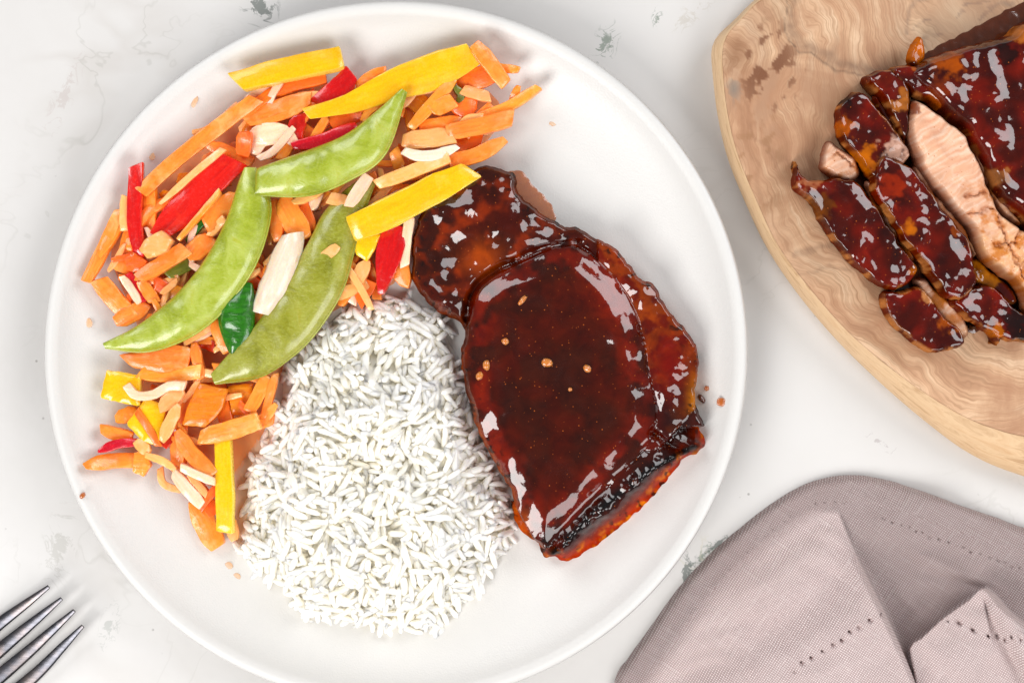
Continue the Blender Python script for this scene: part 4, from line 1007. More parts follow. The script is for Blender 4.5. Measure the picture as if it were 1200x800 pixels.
# --- long yellow strip + right cluster
D('yellow', [(360, 134), (410, 122), (460, 100), (510, 84), (554, 66)], 40, (3.4, 2.4), 'longest yellow pepper strip at the top, widening to the right', th=4.6, wid2=(0.36, 0.5, 0.75, 1.0, 1.0, 0.7))
D('amber', [(478, 112), (500, 128)], 24, 1.6, 'amber pepper piece under the wide end of the longest yellow strip')
D('carrot', [(556, 54), (575, 76), (593, 98)], 19, 3.0, 'orange carrot strip crossing the right end of the longest yellow strip', taper=(0.7, 0.8))
D('carrot', [(580, 78), (608, 83)], 10, 2.2, 'thin orange tip at the upper right end of the pile')
D('carrot_red', [(536, 98), (562, 92), (588, 82)], 24, 2.0, 'broad orange strip under the crossing strip at the upper right')
D('carrot_pale', [(542, 106), (574, 114)], 14, 2.6, 'pale orange strip below the broad orange strip at the upper right', th=2.6)
D('carrot', [(600, 120), (607, 102)], 9, 1.6, 'tiny orange tip above the rightmost carrot strip')
D('carrot', [(558, 138), (590, 128), (612, 116), (631, 104)], 13, 2.4, 'rightmost slender orange carrot strip pointing up right')
D('carrot_red', [(530, 130), (558, 124)], 22, 2.0, 'red orange cube shaped piece in the right cluster', th=5)
D('olive', [(533, 103), (540, 112), (536, 120)], 9, 2.6, 'small olive green curl in the right cluster', th=3)
D('carrot_pale', [(540, 144), (550, 138), (566, 137)], 8, 3.4, 'thin pale curl on top of the right cluster', th=2)
D('carrot', [(481, 150), (505, 124), (533, 94)], 14, 3.2, 'slanted orange carrot strip right of the top pod tip')
D('carrot', [(505, 130), (532, 118)], 19, 3.6, 'short ragged orange piece on the slanted carrot strip', th=2.4, taper=(0.6, 0.9))
D('carrot', [(492, 150), (540, 142)], 16, 2.4, 'orange carrot strip behind the flat right cluster strips')
D('carrot', [(524, 155), (560, 149), (601, 139)], 20, 3.4, 'flat orange carrot strip topmost of the right cluster', taper=(0.9, 0.95))
D('carrot_red', [(535, 172), (565, 164)], 15, 1.8, 'red orange piece between the two flat right strips')
D('carrot', [(526, 189), (558, 182), (592, 164)], 18, 3.2, 'orange carrot strip just above the chop top', taper=(0.9, 0.5))
D('carrot_pale', [(472, 164), (500, 163), (531, 160)], 22, 3.2, 'light orange rounded strip right of the top pod')
D('white_veg', [(473, 177), (490, 183), (512, 182), (536, 172)], 13, 3.6, 'whitish sprout piece lying in the right cluster', th=3, taper=(0.7, 0.5))
D('carrot', [(462, 176), (470, 200)], 14, 2.0, 'orange strip end below the top pod right side')
D('carrot', [(470, 170), (474, 198)], 12, 1.4, 'dark orange strip end under the whitish sprout')
D('carrot_pale', [(441, 216), (480, 202), (526, 184)], 16, 3.8, 'light orange strip along the upper side of the yellow strip by the chop')
D('yellow', [(412, 268), (455, 250), (505, 224), (552, 200)], 36, 3.8, 'yellow pepper strip running up to the top of the chop', th=5, wid2=(0.85, 1.0, 1.0, 0.95, 0.7))
chunk('yellow', [(404, 270), (428, 276), (448, 274), (440, 294), (430, 307), (418, 298)], 2.4, 'yellow pepper corner under the yellow strip by the chop', th=4)
D('red', [(464, 264), (456, 300), (447, 344)], 32, 2.4, 'pointed glossy red pepper piece above the rice', th=4, wid2=(0.75, 1.0, 0.9, 0.6, 0.2))
D('onion', [(481, 254), (476, 285), (474, 312)], 12, 2.6, 'pale onion strip between the red pepper point and the chop', th=2.6)
D('carrot', [(468, 300), (474, 336)], 20, 1.8, 'orange carrot end at the lower left of the chop top')
D('carrot', [(400, 358), (417, 310)], 15, 1.6, 'orange carrot strip along the right side of the middle pod')
D('carrot_pale', [(416, 334), (430, 306)], 17, 2.2, 'light orange carrot piece left of the red pepper point')
D('carrot_red', [(420, 354), (436, 330)], 16, 1.6, 'red orange carrot end directly above the rice')
# --- under / between the pods
D('carrot', [(322, 234), (326, 282)], 16, 2.4, 'orange strip immediately right of the left big pod')
D('carrot', [(330, 232), (342, 254), (357, 280)], 28, 2.6, 'broad orange carrot strip between the two long pods')
D('carrot_red', [(352, 236), (366, 272)], 18, 2.0, 'dark orange strip left of the upper end of the middle pod')
D('carrot_pale', [(344, 238), (378, 224)], 10, 3.2, 'light orange strip tucked below the top pod')
D('onion', [(366, 246), (376, 222)], 12, 2.0, 'pale pink onion sliver under the top pod')
D('carrot_pale', [(386, 232), (406, 236)], 15, 3.6, 'light orange piece touching the upper end of the middle pod')
# --- left middle
D('carrot', [(103, 330), (122, 292), (142, 246)], 15, 0.6, 'outermost orange carrot strip at the left plate side')
D('carrot', [(118, 300), (136, 268), (150, 240)], 13, 1.0, 'second orange strip just inside the outermost left one')
D('carrot_pale', [(147, 230), (146, 270)], 12, 1.6, 'pale carrot strip left of the upright red strip', th=2.4)
D('carrot', [(118, 328), (134, 350), (154, 372)], 22, 1.2, 'orange carrot strip slanting down to the left pod tip')
D('carrot', [(136, 376), (155, 368), (172, 356)], 20, 1.4, 'orange carrot piece above the tip of the left pod')
D('red', [(150, 322), (160, 338), (172, 352)], 16, 1.6, 'dark red pepper piece under small orange strips at the left')
D('carrot', [(166, 330), (182, 354)], 15, 2.0, 'small orange strip over the dark red pepper at the left')
chunk('carrot_red', [(147, 304), (158, 296), (174, 306), (168, 320), (152, 318)], 2.4, 'red orange cube at the foot of the upright red strip', th=5)
chunk('carrot_pale', [(164, 292), (172, 280), (192, 270), (204, 282), (196, 296), (174, 304)], 3.4, 'pale orange block on top of the left side of the pile', th=5.5)
D('carrot', [(164, 326), (190, 310), (218, 291)], 19, 3.2, 'orange carrot strip below the pale orange block')
D('olive', [(196, 322), (222, 308)], 16, 1.6, 'olive green pepper piece behind the left pod')
D('carrot', [(222, 302), (248, 278)], 24, 2.0, 'orange carrot stub behind the upper half of the left pod', th=5)
D('carrot', [(242, 266), (258, 248), (274, 226)], 22, 2.6, 'orange carrot strip between broad red strip and left pod')
D('carrot_pale', [(246, 276), (264, 256)], 10, 2.8, 'thin light orange strip touching the left pod upper edge')
D('carrot_red', [(182, 330), (198, 340)], 16, 1.8, 'red orange lump peeking above the left pod')
D('carrot_pale', [(190, 344), (208, 328)], 8, 2.2, 'small pale shred on the left pod upper edge')
# --- pods
pod([(426, 206), (400, 226), (378, 250), (364, 278), (345, 311), (325, 345), (298, 382), (270, 412), (247, 438)],
    [(440, 214), (430, 240), (417, 285), (405, 330), (390, 361), (365, 396), (338, 421), (303, 442), (252, 450)], 3.0, 'olive green pea pod running down the middle of the pile to the rice', thick=0.46, peas=5, seam=1, mat='pod_olive')
D('white_veg', [(340, 284), (330, 318), (311, 358)], 37, 3.2, 'thick white scallion piece between the two long pods', th=10.5, rnd=0.92, taper=(0.8, 0.72))
pod([(288, 330), (264, 345), (257, 372), (264, 400), (272, 418)], [(296, 332), (299, 352), (298, 382), (290, 406), (276, 420)], 3.2, 'short dark green pod end between the two long pods', thick=0.45, peas=2, mat='green', seam=-1)
pod([(287, 197), (279, 217), (272, 240), (262, 265), (248, 291), (228, 320), (200, 350), (160, 381), (119, 402)],
    [(300, 197), (317, 235), (314, 270), (299, 311), (276, 346), (250, 375), (215, 398), (170, 412), (122, 408)], 4.2, 'long curved pea pod at the left with its tip near the plate edge', thick=0.50, peas=6, seam=1, levels=(4.2, 3.2))
pod([(301, 197), (340, 183), (400, 160), (440, 131), (470, 104)], [(299, 229), (360, 229), (411, 210), (452, 179), (477, 108)], 5.0, 'bright pea pod with a cut blunt end on top of the pile', thick=0.56, peas=5, seam=1, blunt=True)
D('onion', [(409, 242), (420, 224), (432, 206)], 15, 4.6, 'pale onion strip lying across the top of the middle pod', th=2.6)
D('carrot_pale', [(374, 306), (396, 288)], 13, 4.2, 'small light orange chip resting on the middle pod', th=1.8, taper=(0.8, 0.6))
# --- lower left
chunk('carrot', [(141, 416), (170, 408), (200, 402), (226, 407), (222, 430), (192, 437), (156, 430)], 2.0, 'rough broad orange carrot slab under the left pod tip', th=5)
D('carrot', [(164, 437), (200, 440), (236, 434)], 17, 2.4, 'orange strip below the rough carrot slab')
D('carrot', [(228, 402), (236, 444)], 13, 2.2, 'upright orange strip right of the rough carrot slab')
D('carrot', [(252, 374), (268, 412)], 18, 2.4, 'orange strip left of the short dark green pod')
D('carrot_pale', [(216, 398), (256, 374)], 16, 2.2, 'light orange strip along the lower side of the left pod')
D('red', [(234, 398), (252, 406)], 14, 1.2, 'dark red pepper bit deep below the left pod', th=3)
chunk('yellow', [(127, 433), (166, 440), (165, 476), (119, 466)], 1.8, 'square yellow pepper piece at the lower left edge', th=5)
chunk('yellow', [(172, 466), (197, 474), (187, 522), (168, 516), (149, 496)], 2.0, 'yellow pepper piece below the square one', th=4.5)
chunk('amber', [(234, 449), (268, 455), (260, 482), (242, 500), (214, 498), (222, 474)], 2.4, 'amber yellow pepper piece under the end of the middle pod', th=4.5)
chunk('amber', [(268, 452), (298, 448), (292, 486), (272, 486)], 1.2, 'dark amber piece right of the amber yellow one', th=4)
D('onion', [(150, 451), (160, 463), (180, 462), (198, 452), (217, 452)], 11, 3.2, 'curved pale sprout crossing the yellow pieces at the lower left', th=3)
D('carrot_pale', [(188, 478), (202, 466), (214, 456)], 17, 3.0, 'ragged pale carrot piece under the curved pale sprout', th=2.6, taper=(0.6, 0.8))
D('carrot_pale', [(190, 516), (199, 496), (210, 474)], 15, 3.2, 'light orange strip between two yellow pepper pieces')
D('carrot_red', [(204, 498), (218, 478), (234, 460)], 16, 2.0, 'red orange strip left of the amber yellow pepper')
D('carrot', [(138, 491), (160, 480)], 16, 1.0, 'short orange strip left of the lower yellow piece')
D('carrot', [(120, 502), (136, 508), (154, 512)], 15, 0.8, 'orange strip at the left under the short orange strip')
D('red', [(119, 528), (138, 520), (160, 518)], 11, 1.4, 'thin red pepper strip at the lower left edge', th=3, taper=(0.3, 0.8))
D('red', [(192, 522), (204, 500)], 14, 1.6, 'small red pepper bit between light orange strips at the lower left', th=3)
D('carrot', [(106, 545), (130, 540), (160, 540)], 18, 0.4, 'orange strip reaching farthest left at the bottom of the pile', taper=(0.4, 0.9))
chunk('carrot', [(158, 530), (172, 526), (178, 545), (170, 558), (156, 553)], 1.0, 'flat orange piece at the right end of the lowest left strip', th=3)
D('carrot_pale', [(160, 516), (176, 530)], 14, 2.0, 'light orange chip right of the thin red strip', th=2.4)
D('carrot_pale', [(172, 533), (190, 540), (206, 550)], 9, 2.2, 'thin pale shred below the light orange chip', th=2.2)
D('carrot', [(204, 552), (224, 542), (240, 550)], 18, 1.2, 'orange strip under the pale shreds at the bottom left')
D('carrot', [(208, 504), (222, 528), (250, 556)], 19, 2.6, 'leaf shaped orange slice at the lower left', th=2.6, taper=(0.45, 0.7))
D('carrot', [(234, 512), (268, 504), (304, 492)], 23, 3.0, 'orange carrot strip crossing above the lower yellow strip')
D('carrot', [(292, 482), (303, 462), (313, 440)], 16, 2.4, 'orange strip below the rice side end of the middle pod')
D('carrot', [(308, 490), (316, 466), (323, 438)], 10, 2.2, 'narrow orange strip nearest the rice at its upper left')
D('yellow', [(262, 514), (264, 565), (265, 622)], 20, 2.2, 'straight upright yellow pepper strip beside the rice', th=4.5, taper=(0.95, 0.98))
D('onion', [(203, 553), (220, 572), (237, 592)], 15, 2.2, 'pale wide onion shred at the bottom of the pile', th=2.6)
D('onion', [(212, 547), (232, 556), (252, 564)], 10, 3.0, 'whitish short shred above the wide pale shred', th=2.6)
D('carrot_pale', [(222, 556), (242, 580)], 9, 2.4, 'thin light shred right of the wide pale shred', th=2.2)
D('carrot_pale', [(188, 548), (192, 566), (212, 576)], 8, 0.6, 'thin curved carrot peel at the lower edge of the pile', th=1.8)
D('carrot_red', [(230, 566), (252, 602)], 16, 1.4, 'red orange strip left of the upright yellow strip')
D('carrot', [(232, 590), (242, 618), (256, 640)], 26, 0.4, 'lowest orange carrot slice of the pile', th=3)
D('carrot_pale', [(268, 604), (276, 632)], 14, 0.2, 'pale orange strip squeezed between yellow strip and rice', th=2.2)
D('carrot', [(290, 500), (322, 490)], 14, 1.0, 'orange strip end half covered by rice')

# ================================================================== RICE
RO = catmull([(395, 366), (430, 355), (462, 346), (490, 358), (512, 368), (530, 372), (520, 402), (538, 424), (546, 466), (558, 502), (574, 546), (592, 580), (596, 612), (592, 645), (574, 668),
              (560, 700), (532, 720), (505, 748), (474, 742), (450, 750), (420, 736), (386, 728), (352, 734), (345, 712), (320, 690), (298, 672), (272, 648), (286, 615), (284, 572), (292, 545), (310, 510),
              (316, 484), (334, 460), (328, 440), (350, 412), (376, 386)], 140, True)
R0 = np.random.RandomState(5)
def mound(x, y):
    d = sd(np.atleast_1d(np.array(x, float)), np.atleast_1d(np.array(y, float)), RO)
    t_ = np.clip(d / 105, 0, 1)
    return 1.6 + 24.0 * (1 - (1 - t_) ** 2.1) * 0.85 * (1 + 0.7 * fbm(x, y, 60, 2, 71)) + 5.0 * fbm(x, y, 26, 2, 73) * sstep(0, 30, d), d
grains = []   # centre (mm), dir, half length, yaw...
pts3 = np.zeros((0, 3)); own = []
def try_layer(count, off, tol, pitch):
    global pts3
    cx = R0.uniform(262, 606, count); cy = R0.uniform(342, 758, count)
    mz, d = mound(cx, cy); mzx, _ = mound(cx + 4, cy); mzy, _ = mound(cx, cy + 4)
    mmpx = S * 1000 * 0.97
    for i in range(count):
        if d[i] < 2: continue
        z = mz[i] + off + R0.uniform(-0.5, 0.5)
        if z < 0.8: continue
        yaw = R0.uniform(0, 2 * math.pi); hl = R0.uniform(3.1, 4.9)
        gx, gy = (mzx[i] - mz[i]) / (4 * mmpx), (mzy[i] - mz[i]) / (4 * mmpx)
        s_ = gx * math.cos(yaw) + gy * math.sin(yaw)
        el = math.atan(max(-0.9, min(0.9, s_))) + R0.normal(0, pitch)
        dr = np.array([math.cos(yaw) * math.cos(el), math.sin(yaw) * math.cos(el), math.sin(el)])
        c_ = np.array([cx[i] * mmpx, cy[i] * mmpx, z])
        q = c_[None, :] + dr[None, :] * np.linspace(-hl, hl, 5)[:, None]
        if q[:, 2].min() < 0.7: c_[2] += 0.7 - q[:, 2].min(); q[:, 2] += 0.7 - q[:, 2].min()
        if len(pts3):
            near = pts3[np.abs(pts3 - c_).max(1) < 7.5]
            if len(near) and (np.linalg.norm(near[None] - q[:, None], axis=2).min() < tol): continue
        pts3 = np.vstack([pts3, q]); grains.append((c_, dr, hl, off))
try_layer(1200, 0.7, 1.3, 0.30)
try_layer(3400, -0.5, 1.1, 0.32)
try_layer(3200, -2.4, 1.25, 0.40)
try_layer(3200, -4.0, 1.2, 0.35)
try_layer(2000, -6.0, 1.2, 0.3)
for i in range(34):      # loose grains round the foot of the mound
    p_ = RO[R0.randint(len(RO))]; c_ = RO.mean(0); q_ = p_ + (p_ - c_) / np.linalg.norm(p_ - c_) * R0.uniform(-3, 5)
    yaw = R0.uniform(0, 6.28); grains.append((np.array([q_[0] * S * 970, q_[1] * S * 970, 1.15]), np.array([math.cos(yaw), math.sin(yaw), 0.04]), R0.uniform(2.4, 3.8), 0))
def grain_mesh(bend, fat, seed):
    rings, sg = 9, 8; v = []; f = []; r = random.Random(seed)
    for j in range(rings):
        t_ = -1 + 2 * j / (rings - 1)
        ra = fat * (max(0.0, 1 - abs(t_) ** 4.0) ** 0.5) if 0 < j < rings - 1 else 0.30 * fat
        ra *= 1 + r.uniform(-0.06, 0.06)
        for k_ in range(sg):
            a = 2 * math.pi * k_ / sg
            v.append((t_, bend * (1 - t_ * t_) + ra * math.cos(a), ra * 0.88 * math.sin(a)))
    for j in range(rings - 1):
        for k_ in range(sg):
            k2 = (k_ + 1) % sg; f.append((j * sg + k_, j * sg + k2, (j + 1) * sg + k2, (j + 1) * sg + k_))
    f.append(tuple(range(sg))[::-1]); f.append(tuple((rings - 1) * sg + k_ for k_ in range(sg)))
    return np.array(v), f
gvars = [grain_mesh(R0.uniform(0.0, 0.34), R0.uniform(0.31, 0.38), i) for i in range(8)]
gmesh = []
for i, (v, f) in enumerate(gvars):
    me = mesh('rice_grain', v, f); me.materials.append(MAT['rice']); gmesh.append(me)
mmpx = S * 1000 * 0.97
def gframe(c_, dr, hl, roll):
    # image px frame (y down) -> world
    p = c_[0] / mmpx, c_[1] / mmpx
    z = FLOOR + c_[2] * 1e-3
    x, y, _ = W(p[0], p[1], 0.017)
    X_ = Vector((dr[0], -dr[1], dr[2])).normalized(); up = Vector((0, 0, 1)); Y_ = up.cross(X_).normalized(); Z_ = X_.cross(Y_)
    Yr = Y_ * math.cos(roll) + Z_ * math.sin(roll); Zr = X_.cross(Yr)
    from mathutils import Matrix
    s_ = hl * 1.25e-3 ; fat = 3.85e-3 * R0.uniform(0.82, 1.12)
    M3 = Matrix((( X_.x * s_, Yr.x * fat, Zr.x * fat), (X_.y * s_, Yr.y * fat, Zr.y * fat), (X_.z * s_, Yr.z * fat, Zr.z * fat)))
    M4 = M3.to_4x4(); M4.translation = (x, y, z); return M4, p
def vis_score(g):
    c_ = g[0]; h = pts3[(np.abs(pts3[:, 0] - c_[0]) < 1.6) & (np.abs(pts3[:, 1] - c_[1]) < 1.6)]
    q = c_[None] + g[1][None] * np.linspace(-g[2], g[2], 5)[:, None]
    cov = 0
    for k_ in q:
        n_ = pts3[(np.hypot(pts3[:, 0] - k_[0], pts3[:, 1] - k_[1]) < 1.1)]
        cov += int((n_[:, 2] > k_[2] + 0.6).sum() > 0)
    return (5 - cov) * g[2] * math.hypot(g[1][0], g[1][1])
sc_ = np.array([vis_score(g) for g in grains]); order = np.argsort(-sc_)
top300 = set(order[:296].tolist())
bulkv = []; bulkf = []; nbv = 0
for i, g in enumerate(grains):
    M4, p = gframe(g[0], g[1], g[2], R0.uniform(0, 6.28)); vi = R0.randint(8)
    if i in top300:
        o = bpy.data.objects.new('rice_grain', gmesh[vi]); C.objects.link(o); o.matrix_world = M4
        if p[1] < 420: lb, gr = 'white rice grain at the narrow top of the mound below the vegetables', 'rice grains at the top of the mound'
        elif p[0] > 525: lb, gr = 'white rice grain on the right flank of the mound facing the chop', 'rice grains on the chop side'
        elif p[0] < 345: lb, gr = 'white rice grain on the left flank of the mound facing the carrots', 'rice grains on the carrot side'
        elif p[1] > 660: lb, gr = 'white rice grain on the lowest front slope of the mound', 'rice grains on the front slope'
        elif p[1] < 540: lb, gr = 'white rice grain on the upper middle of the mound', 'rice grains on the upper middle'
        else: lb, gr = 'white rice grain on the lower middle of the mound', 'rice grains on the lower middle'
        tag(o, lb, 'rice grain', gr)
    else:
        v, f = gvars[vi]; A4 = np.array(M4); vv = v @ A4[:3, :3].T + A4[:3, 3]
        bulkv.append(vv); bulkf += [tuple(q_ + nbv for q_ in q) for q in f]; nbv += len(v)
def core_h(X, Y, d):  # solid core added under the grains so bounced light brightens the gaps
    mz, _ = mound(X, Y); return FLOOR + np.maximum(mz - 1.9, 0.3) * 1e-3, np.zeros((len(X), 3)), np.ones(len(X))
cV, cF = heightsolid([tuple(p) for p in RO[::4]], 5.0, core_h, 0.017, FLOOR + 0.0002, dense=120)[:2]
bulkv.append(cV); bulkf += [tuple(int(i) + nbv for i in q) for q in cF]
bulkv = np.vstack(bulkv); bv2, loc = local(bulkv)
ro = link('rice_mound', mesh('rice_mound', bv2, bulkf), MAT['rice']); ro.location = loc
ro['kind'] = 'stuff'; ro['label'] = 'cooked white rice filling the mound between the separate top grains'; ro['category'] = 'rice'
print('grains', len(grains))

# ================================================================== FORK
FZ = 0.006
def tube(pts, rads, flat, n=24, m_=12, power=2.6):
    P = catmull(pts, n); Rr = np.interp(np.linspace(0, 1, n), np.linspace(0, 1, len(rads)), rads); v = []; f = []
    tg = np.gradient(P, axis=0); tg /= np.linalg.norm(tg, axis=1)[:, None]
    for i in range(n):
        sd_ = np.cross(tg[i], (0, 0, 1.0)); sd_ /= np.linalg.norm(sd_); u_ = np.cross(sd_, tg[i])
        for j in range(m_):
            a = 2 * math.pi * j / m_; x = math.copysign(abs(math.cos(a)) ** (2 / power), math.cos(a)); y = math.copysign(abs(math.sin(a)) ** (2 / power), math.sin(a))
            v.append(P[i] + sd_ * x * Rr[i] + u_ * y * Rr[i] * flat)
    for i in range(n - 1):
        for j in range(m_):
            j2 = (j + 1) % m_; f.append((i * m_ + j, i * m_ + j2, (i + 1) * m_ + j2, (i + 1) * m_ + j))
    f.append(tuple(range(m_))[::-1]); f.append(tuple((n - 1) * m_ + j for j in range(m_))); return v, f
tips = [(57, 687), (72, 701), (87, 715), (97, 733)]
dirs = [np.array(q, float) / np.hypot(*q) for q in ((-57, 43), (-72, 60), (-87, 78), (-66, 68))]
fbase = np.array(W(-75, 815, 0.003)); fork = root('dinner_fork', tuple(fbase), 'steel fork with four tines pointing at the plate, lower left corner', 'fork')
hub = np.array([-42.0, 800.0])
ax = np.array([-0.765, 0.644])
def FP(px, py, z): return np.array(W(px, py, z)) - fbase
for (tx, ty), k in zip(tips, range(4)):
    off = (k - 1.5)
    perp = np.array([ax[1], -ax[0]]) * -1
    dk_ = dirs[k]; mid = np.array([tx, ty]) + dk_ * 80
    end = mid + ax * 70
    v, f = tube([FP(tx, ty, 0.0085), FP(*(np.array([tx, ty]) + dk_ * 34), 0.0062), FP(*mid, 0.004), FP(*end, 0.0032)], [0.0008, 0.0017, 0.0023, 0.0027, 0.0030, 0.0030], 0.42, power=3.6)
    link('tine', mesh('tine', v, f, True, 60), MAT['steel'], fork)
c1 = np.mean(np.array(tips), 0) + ax * 140
v, f = tube([FP(*c1, 0.0032), FP(*(c1 + ax * 40), 0.003), FP(*(c1 + ax * 75), 0.0045)], [0.0150, 0.0152, 0.0140, 0.0100, 0.0050], 0.14)
link('fork_head', mesh('fork_head', v, f, True, 60), MAT['steel'], fork)
v, f = tube([FP(*(c1 + ax * 72), 0.0045), FP(*(c1 + ax * 150), 0.0075), FP(*(c1 + ax * 300), 0.005), FP(*(c1 + ax * 430), 0.003)], [0.0046, 0.0032, 0.0034, 0.0055, 0.008, 0.0085, 0.004], 0.3, n=40)
link('handle', mesh('handle', v, f, True, 60), MAT['steel'], fork)

# ================================================================== NAPKIN
NO = [(722, 802), (738, 776), (762, 742), (800, 690), (838, 650), (880, 614), (918, 586), (952, 568), (990, 559), (1030, 561), (1080, 575), (1140, 597), (1200, 618), (1290, 650), (1370, 690), (1390, 800), (1360, 930), (1180, 990), (960, 985), (790, 950), (715, 880)]
RD = catmull([(986, 600), (994, 622), (1008, 655), (1030, 700), (1051, 745), (1068, 782), (1084, 830), (1096, 900), (1100, 1000)], 60)
CF = [(1160, 690), (1140, 703), (1112, 724), (1085, 748), (1068, 762), (1074, 800), (1090, 870), (1120, 980), (1400, 980), (1400, 830), (1290, 790), (1200, 728), (1178, 706)]
FOLD2 = catmull([(1160, 690), (1176, 712), (1192, 740), (1212, 780), (1230, 840)], 30)
NOc = catmull(NO, 200, True)
EDGE = np.array(NO[:16], float)
holesA = []
def dots(poly, step, r, dep):
    P = catmull(poly, max(2, int(np.linalg.norm(np.diff(np.array(poly, float), axis=0), axis=1).sum() / step)))
    for i, p in enumerate(P): holesA.append((p[0] + 1.6 * math.sin(i * 5.1), p[1] + 1.3 * math.cos(i * 3.7), r * (0.55 + 0.8 * ((i * 37) % 10) / 10), dep * (0.5 + 0.7 * ((i * 53) % 10) / 10)))
dots([(925, 779), (945, 764), (966, 750), (988, 735), (1004, 724), (1022, 714)], 11.5, 2.1, 2.6)
dots([(1058, 797), (1075, 790)], 12, 2.2, 2.6)
dots([(1119, 734), (1136, 738), (1158, 745), (1180, 751), (1206, 756), (1240, 764)], 10.5, 2.3, 2.8)
dots([(950, 596), (962, 591), (976, 588), (990, 590)], 7.5, 1.5, 1.0)
dots([(1028, 605), (1060, 616), (1100, 632), (1140, 646), (1200, 668)], 9.5, 1.6, 1.2)
dots([(938, 601), (900, 626), (866, 660), (830, 698), (800, 734)], 9, 1.3, 0.7)
def nap_h(X, Y, d):
    n1 = fbm(X, Y, 120, 2, 81); n2 = fbm(X, Y, 45, 2, 83); n3 = fbm(X, Y, 16, 2, 85)
    p = np.sqrt(np.clip(1 - np.clip(1 - d / 11, 0, 1) ** 2.2, 0, 1))
    z = 4.2 * p + (0.9 * n2 + 1.4 * n1) * sstep(0, 40, d)
    rd, _, _, rfr, rs = segd(X, Y, RD)
    left = np.where(rs > 0, rd, -rd)
    lft = left
    amp = 15.5 * sstep(-0.02, 0.30, rfr) 
    ampx = amp * sstep(596, 660, Y + 0.22 * np.abs(X - 985)) * sstep(-6, 15, lft) * (0.55 + 0.45 * sstep(260, 30, lft)) * sstep(0, 95, d)
    z = z + ampx
    # soft lip at the fold
    z = z + 1.4 * np.exp(-((lft - 9) / 8) ** 2) * sstep(0.03, 0.2, rfr)
    # shallow diagonal valley across the hump
    vy = (X - 905) * 0.50 + (Y - 735) * 0.866
    z = z - 3.0 * np.exp(-(vy / 24) ** 2) * sstep(0, 60, d) * (lft > 0) * sstep(1010, 960, X)
    z = z + 2.0 * np.exp(-((vy + 62) / 30) ** 2) * sstep(20, 80, d) * (lft > 0)
    # hem ridge
    z = z + 0.8 * sstep(33, 26, d) * p
    # right valley and ripples
    rt = sstep(4, -60, lft)
    z = z + rt * (3.4 * np.exp(-(((X - 1040) * 0.35 + (Y - 600) * 0.94 - 10) / 26) ** 2) + 1.6 * np.sin(((X - 1100) * 0.42 + (Y - 650) * 0.9) / 15.0 + 1.2 * n2) * np.exp(-(((X - 1140) / 90) ** 2 + ((Y - 690) / 50) ** 2)))
    # second fold, lower right
    cf = sd(X, Y, catmull(CF, 90, True)); f2 = segd(X, Y, FOLD2)[0]
    z = z + (11.5 + 3.5 * np.exp(-(f2 / 16) ** 2) + 2 * n2) * sstep(-2, 9, cf) - 3.0 * np.exp(-((f2 - 22) / 9.0) ** 2) * sstep(2, 12, cf) * (X > 1160)
    z = z + 0.22 * n3
    for pl_, w_, a_ in ((((1056, 640), (1120, 668), (1200, 702)), 7, 1.3), (((1070, 668), (1130, 684), (1190, 694)), 6, -1.2), (((1048, 690), (1075, 716), (1096, 742)), 6, 1.0), (((1090, 610), (1150, 640), (1210, 650)), 9, 0.8),
                        (((846, 712), (900, 676), (966, 636)), 12, 1.4), (((800, 752), (860, 730), (910, 722)), 9, -1.0), (((890, 800), (950, 782), (1016, 752)), 11, 1.2), (((780, 790), (830, 770), (860, 772)), 7, 0.8),
                        (((1110, 790), (1140, 760), (1180, 745)), 9, 0.8), (((955, 622), (985, 632), (1000, 650)), 8, 0.9), (((930, 655), (975, 672), (1004, 690)), 9, -0.9)):
        q_, _, _, fr_, _ = segd(X, Y, catmull(pl_, 16)); z = z + a_ * np.exp(-(q_ / w_) ** 2) * np.sin(math.pi * np.clip(fr_, 0, 1)) ** 0.6 * sstep(0, 30, d)
    for hx, hy, hr, dep in holesA:
        m_ = (np.abs(X - hx) < 9) & (np.abs(Y - hy) < 9)
        if m_.any():
            q = np.hypot(X[m_] - hx, Y[m_] - hy); z[m_] -= dep * np.exp(-(q / hr) ** 2.5) - 0.35 * np.exp(-((q - hr * 2.0) / (hr * 0.7)) ** 2)
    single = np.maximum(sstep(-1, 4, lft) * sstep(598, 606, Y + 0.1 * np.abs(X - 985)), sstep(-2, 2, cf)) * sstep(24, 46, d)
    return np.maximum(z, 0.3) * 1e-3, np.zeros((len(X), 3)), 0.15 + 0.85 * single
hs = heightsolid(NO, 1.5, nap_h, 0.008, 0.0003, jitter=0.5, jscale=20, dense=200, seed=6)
V, F, N, col, gls, xs, ys = hs
cfv = sd(xs, ys, catmull(CF, 90, True)); lean = sstep(-3, 1, cfv) * sstep(60, 10, cfv) * np.clip(V[:, 2] - 0.006, 0, 1)
V[:, 0] -= lean * 0.55; V[:, 1] += lean * 0.45      # the fold hangs over what lies under it
nc = np.array([V[:, 0].mean(), V[:, 1].mean(), 0.0])
nap = root('linen_napkin', tuple(nc), 'crumpled mauve grey linen napkin with open stitched hem, lower right', 'napkin')
fd = segd(xs[F].mean(1), ys[F].mean(1), NOc, True)[0]
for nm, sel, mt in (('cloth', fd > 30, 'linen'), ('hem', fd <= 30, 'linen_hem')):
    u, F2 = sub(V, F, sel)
    link(nm, fastmesh(nm, V[u] - nc, F2, N[u], None, gls[u]), MAT[mt], nap)

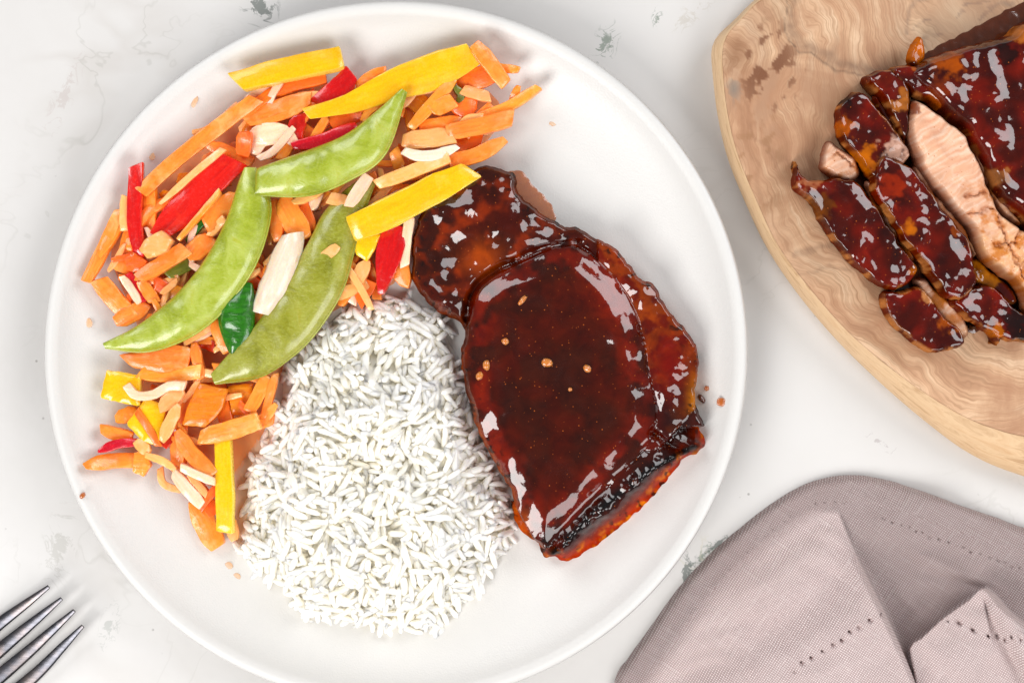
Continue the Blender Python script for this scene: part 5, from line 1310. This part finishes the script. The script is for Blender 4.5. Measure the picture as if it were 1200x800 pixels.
# ================================================================== buried strips: drop those wholly covered, describe the rest by their neighbour
bpy.context.view_layer.update()
dg = bpy.context.evaluated_depsgraph_get()
LM = [('top left yellow strip', 338, 84), ('longest yellow strip', 455, 100), ('wide yellow strip end', 530, 78), ('yellow strip beside the chop', 480, 238), ('top pea pod', 395, 178), ('top pod tip', 468, 125),
      ('left pod upper end', 298, 235), ('left pea pod', 255, 325), ('left pod tip', 155, 393), ('middle pea pod', 380, 300), ('middle pod lower end', 300, 425), ('white scallion piece', 328, 320),
      ('short dark green pod', 278, 375), ('broad red strip', 230, 225), ('upright red strip', 160, 240), ('longest carrot strip', 232, 170), ('pale orange block', 183, 288), ('dark red pepper piece', 395, 105), ('pointed red pepper piece', 456, 300),
      ('square yellow piece', 143, 455), ('amber pepper piece', 242, 475), ('upright yellow strip', 264, 570), ('whitish sprout', 503, 180), ('rightmost slender strip', 600, 122), ('rough carrot slab', 185, 420), ('curved pale sprout', 182, 460),
      ('pale onion piece', 315, 163), ('flat right cluster strip', 562, 148), ('leaf shaped carrot slice', 228, 530), ('outermost left carrot strip', 122, 290), ('lowest carrot slice', 244, 616)]
WORD = {'carrot': 'orange', 'carrot_pale': 'light orange', 'carrot_red': 'deep orange', 'amber_pepper': 'amber', 'onion': 'pale'}
gone = 0; seen = {}
for o in list(scn.objects):
    if o.get('group') not in ('carrot strips buried under the pile', 'carrot strips in the middle layer of the pile', 'thin carrot shreds in the gaps of the pile'): continue
    mw = o.matrix_world; vis = []
    for v in list(o.data.vertices)[::2]:
        w = mw @ v.co; d_ = (w - camo.location); L_ = d_.length; d_.normalize()
        hit, loc_, nor_, idx_, ob_, _m = scn.ray_cast(dg, camo.location, d_, distance=L_ + 0.01)
        if hit and ob_.name == o.name and (loc_ - w).length < 0.0012: vis.append(w)
    if len(vis) < 5:
        bpy.data.objects.remove(o); gone += 1; continue
    c_ = sum(vis, Vector()) / len(vis); kk = S * (1 - c_.z / H); px = c_.x / kk + 600; py = 400 - c_.y / kk
    nm_, lx, ly = min(LM, key=lambda q: math.hypot(q[1] - px, q[2] - py)); dx, dy = px - lx, py - ly
    side = ('right of' if dx > 0 else 'left of') if abs(dx) > abs(dy) else ('below' if dy > 0 else 'above')
    if math.hypot(dx, dy) > 34: side = 'further ' + side
    else: side = 'close ' + side if side in ('right of', 'left of') else 'just ' + side
    kind_ = 'shred' if 'shreds' in o['group'] else 'strip'; col_ = WORD.get(o.data.materials[0].name, 'orange')
    what = {'pale': 'onion', 'amber': 'pepper'}.get(col_, 'carrot')
    size = 'barely visible' if len(vis) < 14 else ('half buried' if len(vis) < 40 else 'mostly uncovered')
    lab = f"{size} {col_} {what} {kind_} {side} the {nm_}"
    if lab in seen:
        an = math.degrees(o.rotation_euler.z) % 180
        lab = {0: 'level ', 1: 'slanting ', 2: 'steep ', 3: 'back slanting '}[int(an // 45)] + lab
    seen[lab] = 1
    o['label'] = lab; o['category'] = what
    o.name = f"{what}_{kind_}"
print('covered strips left out:', gone)
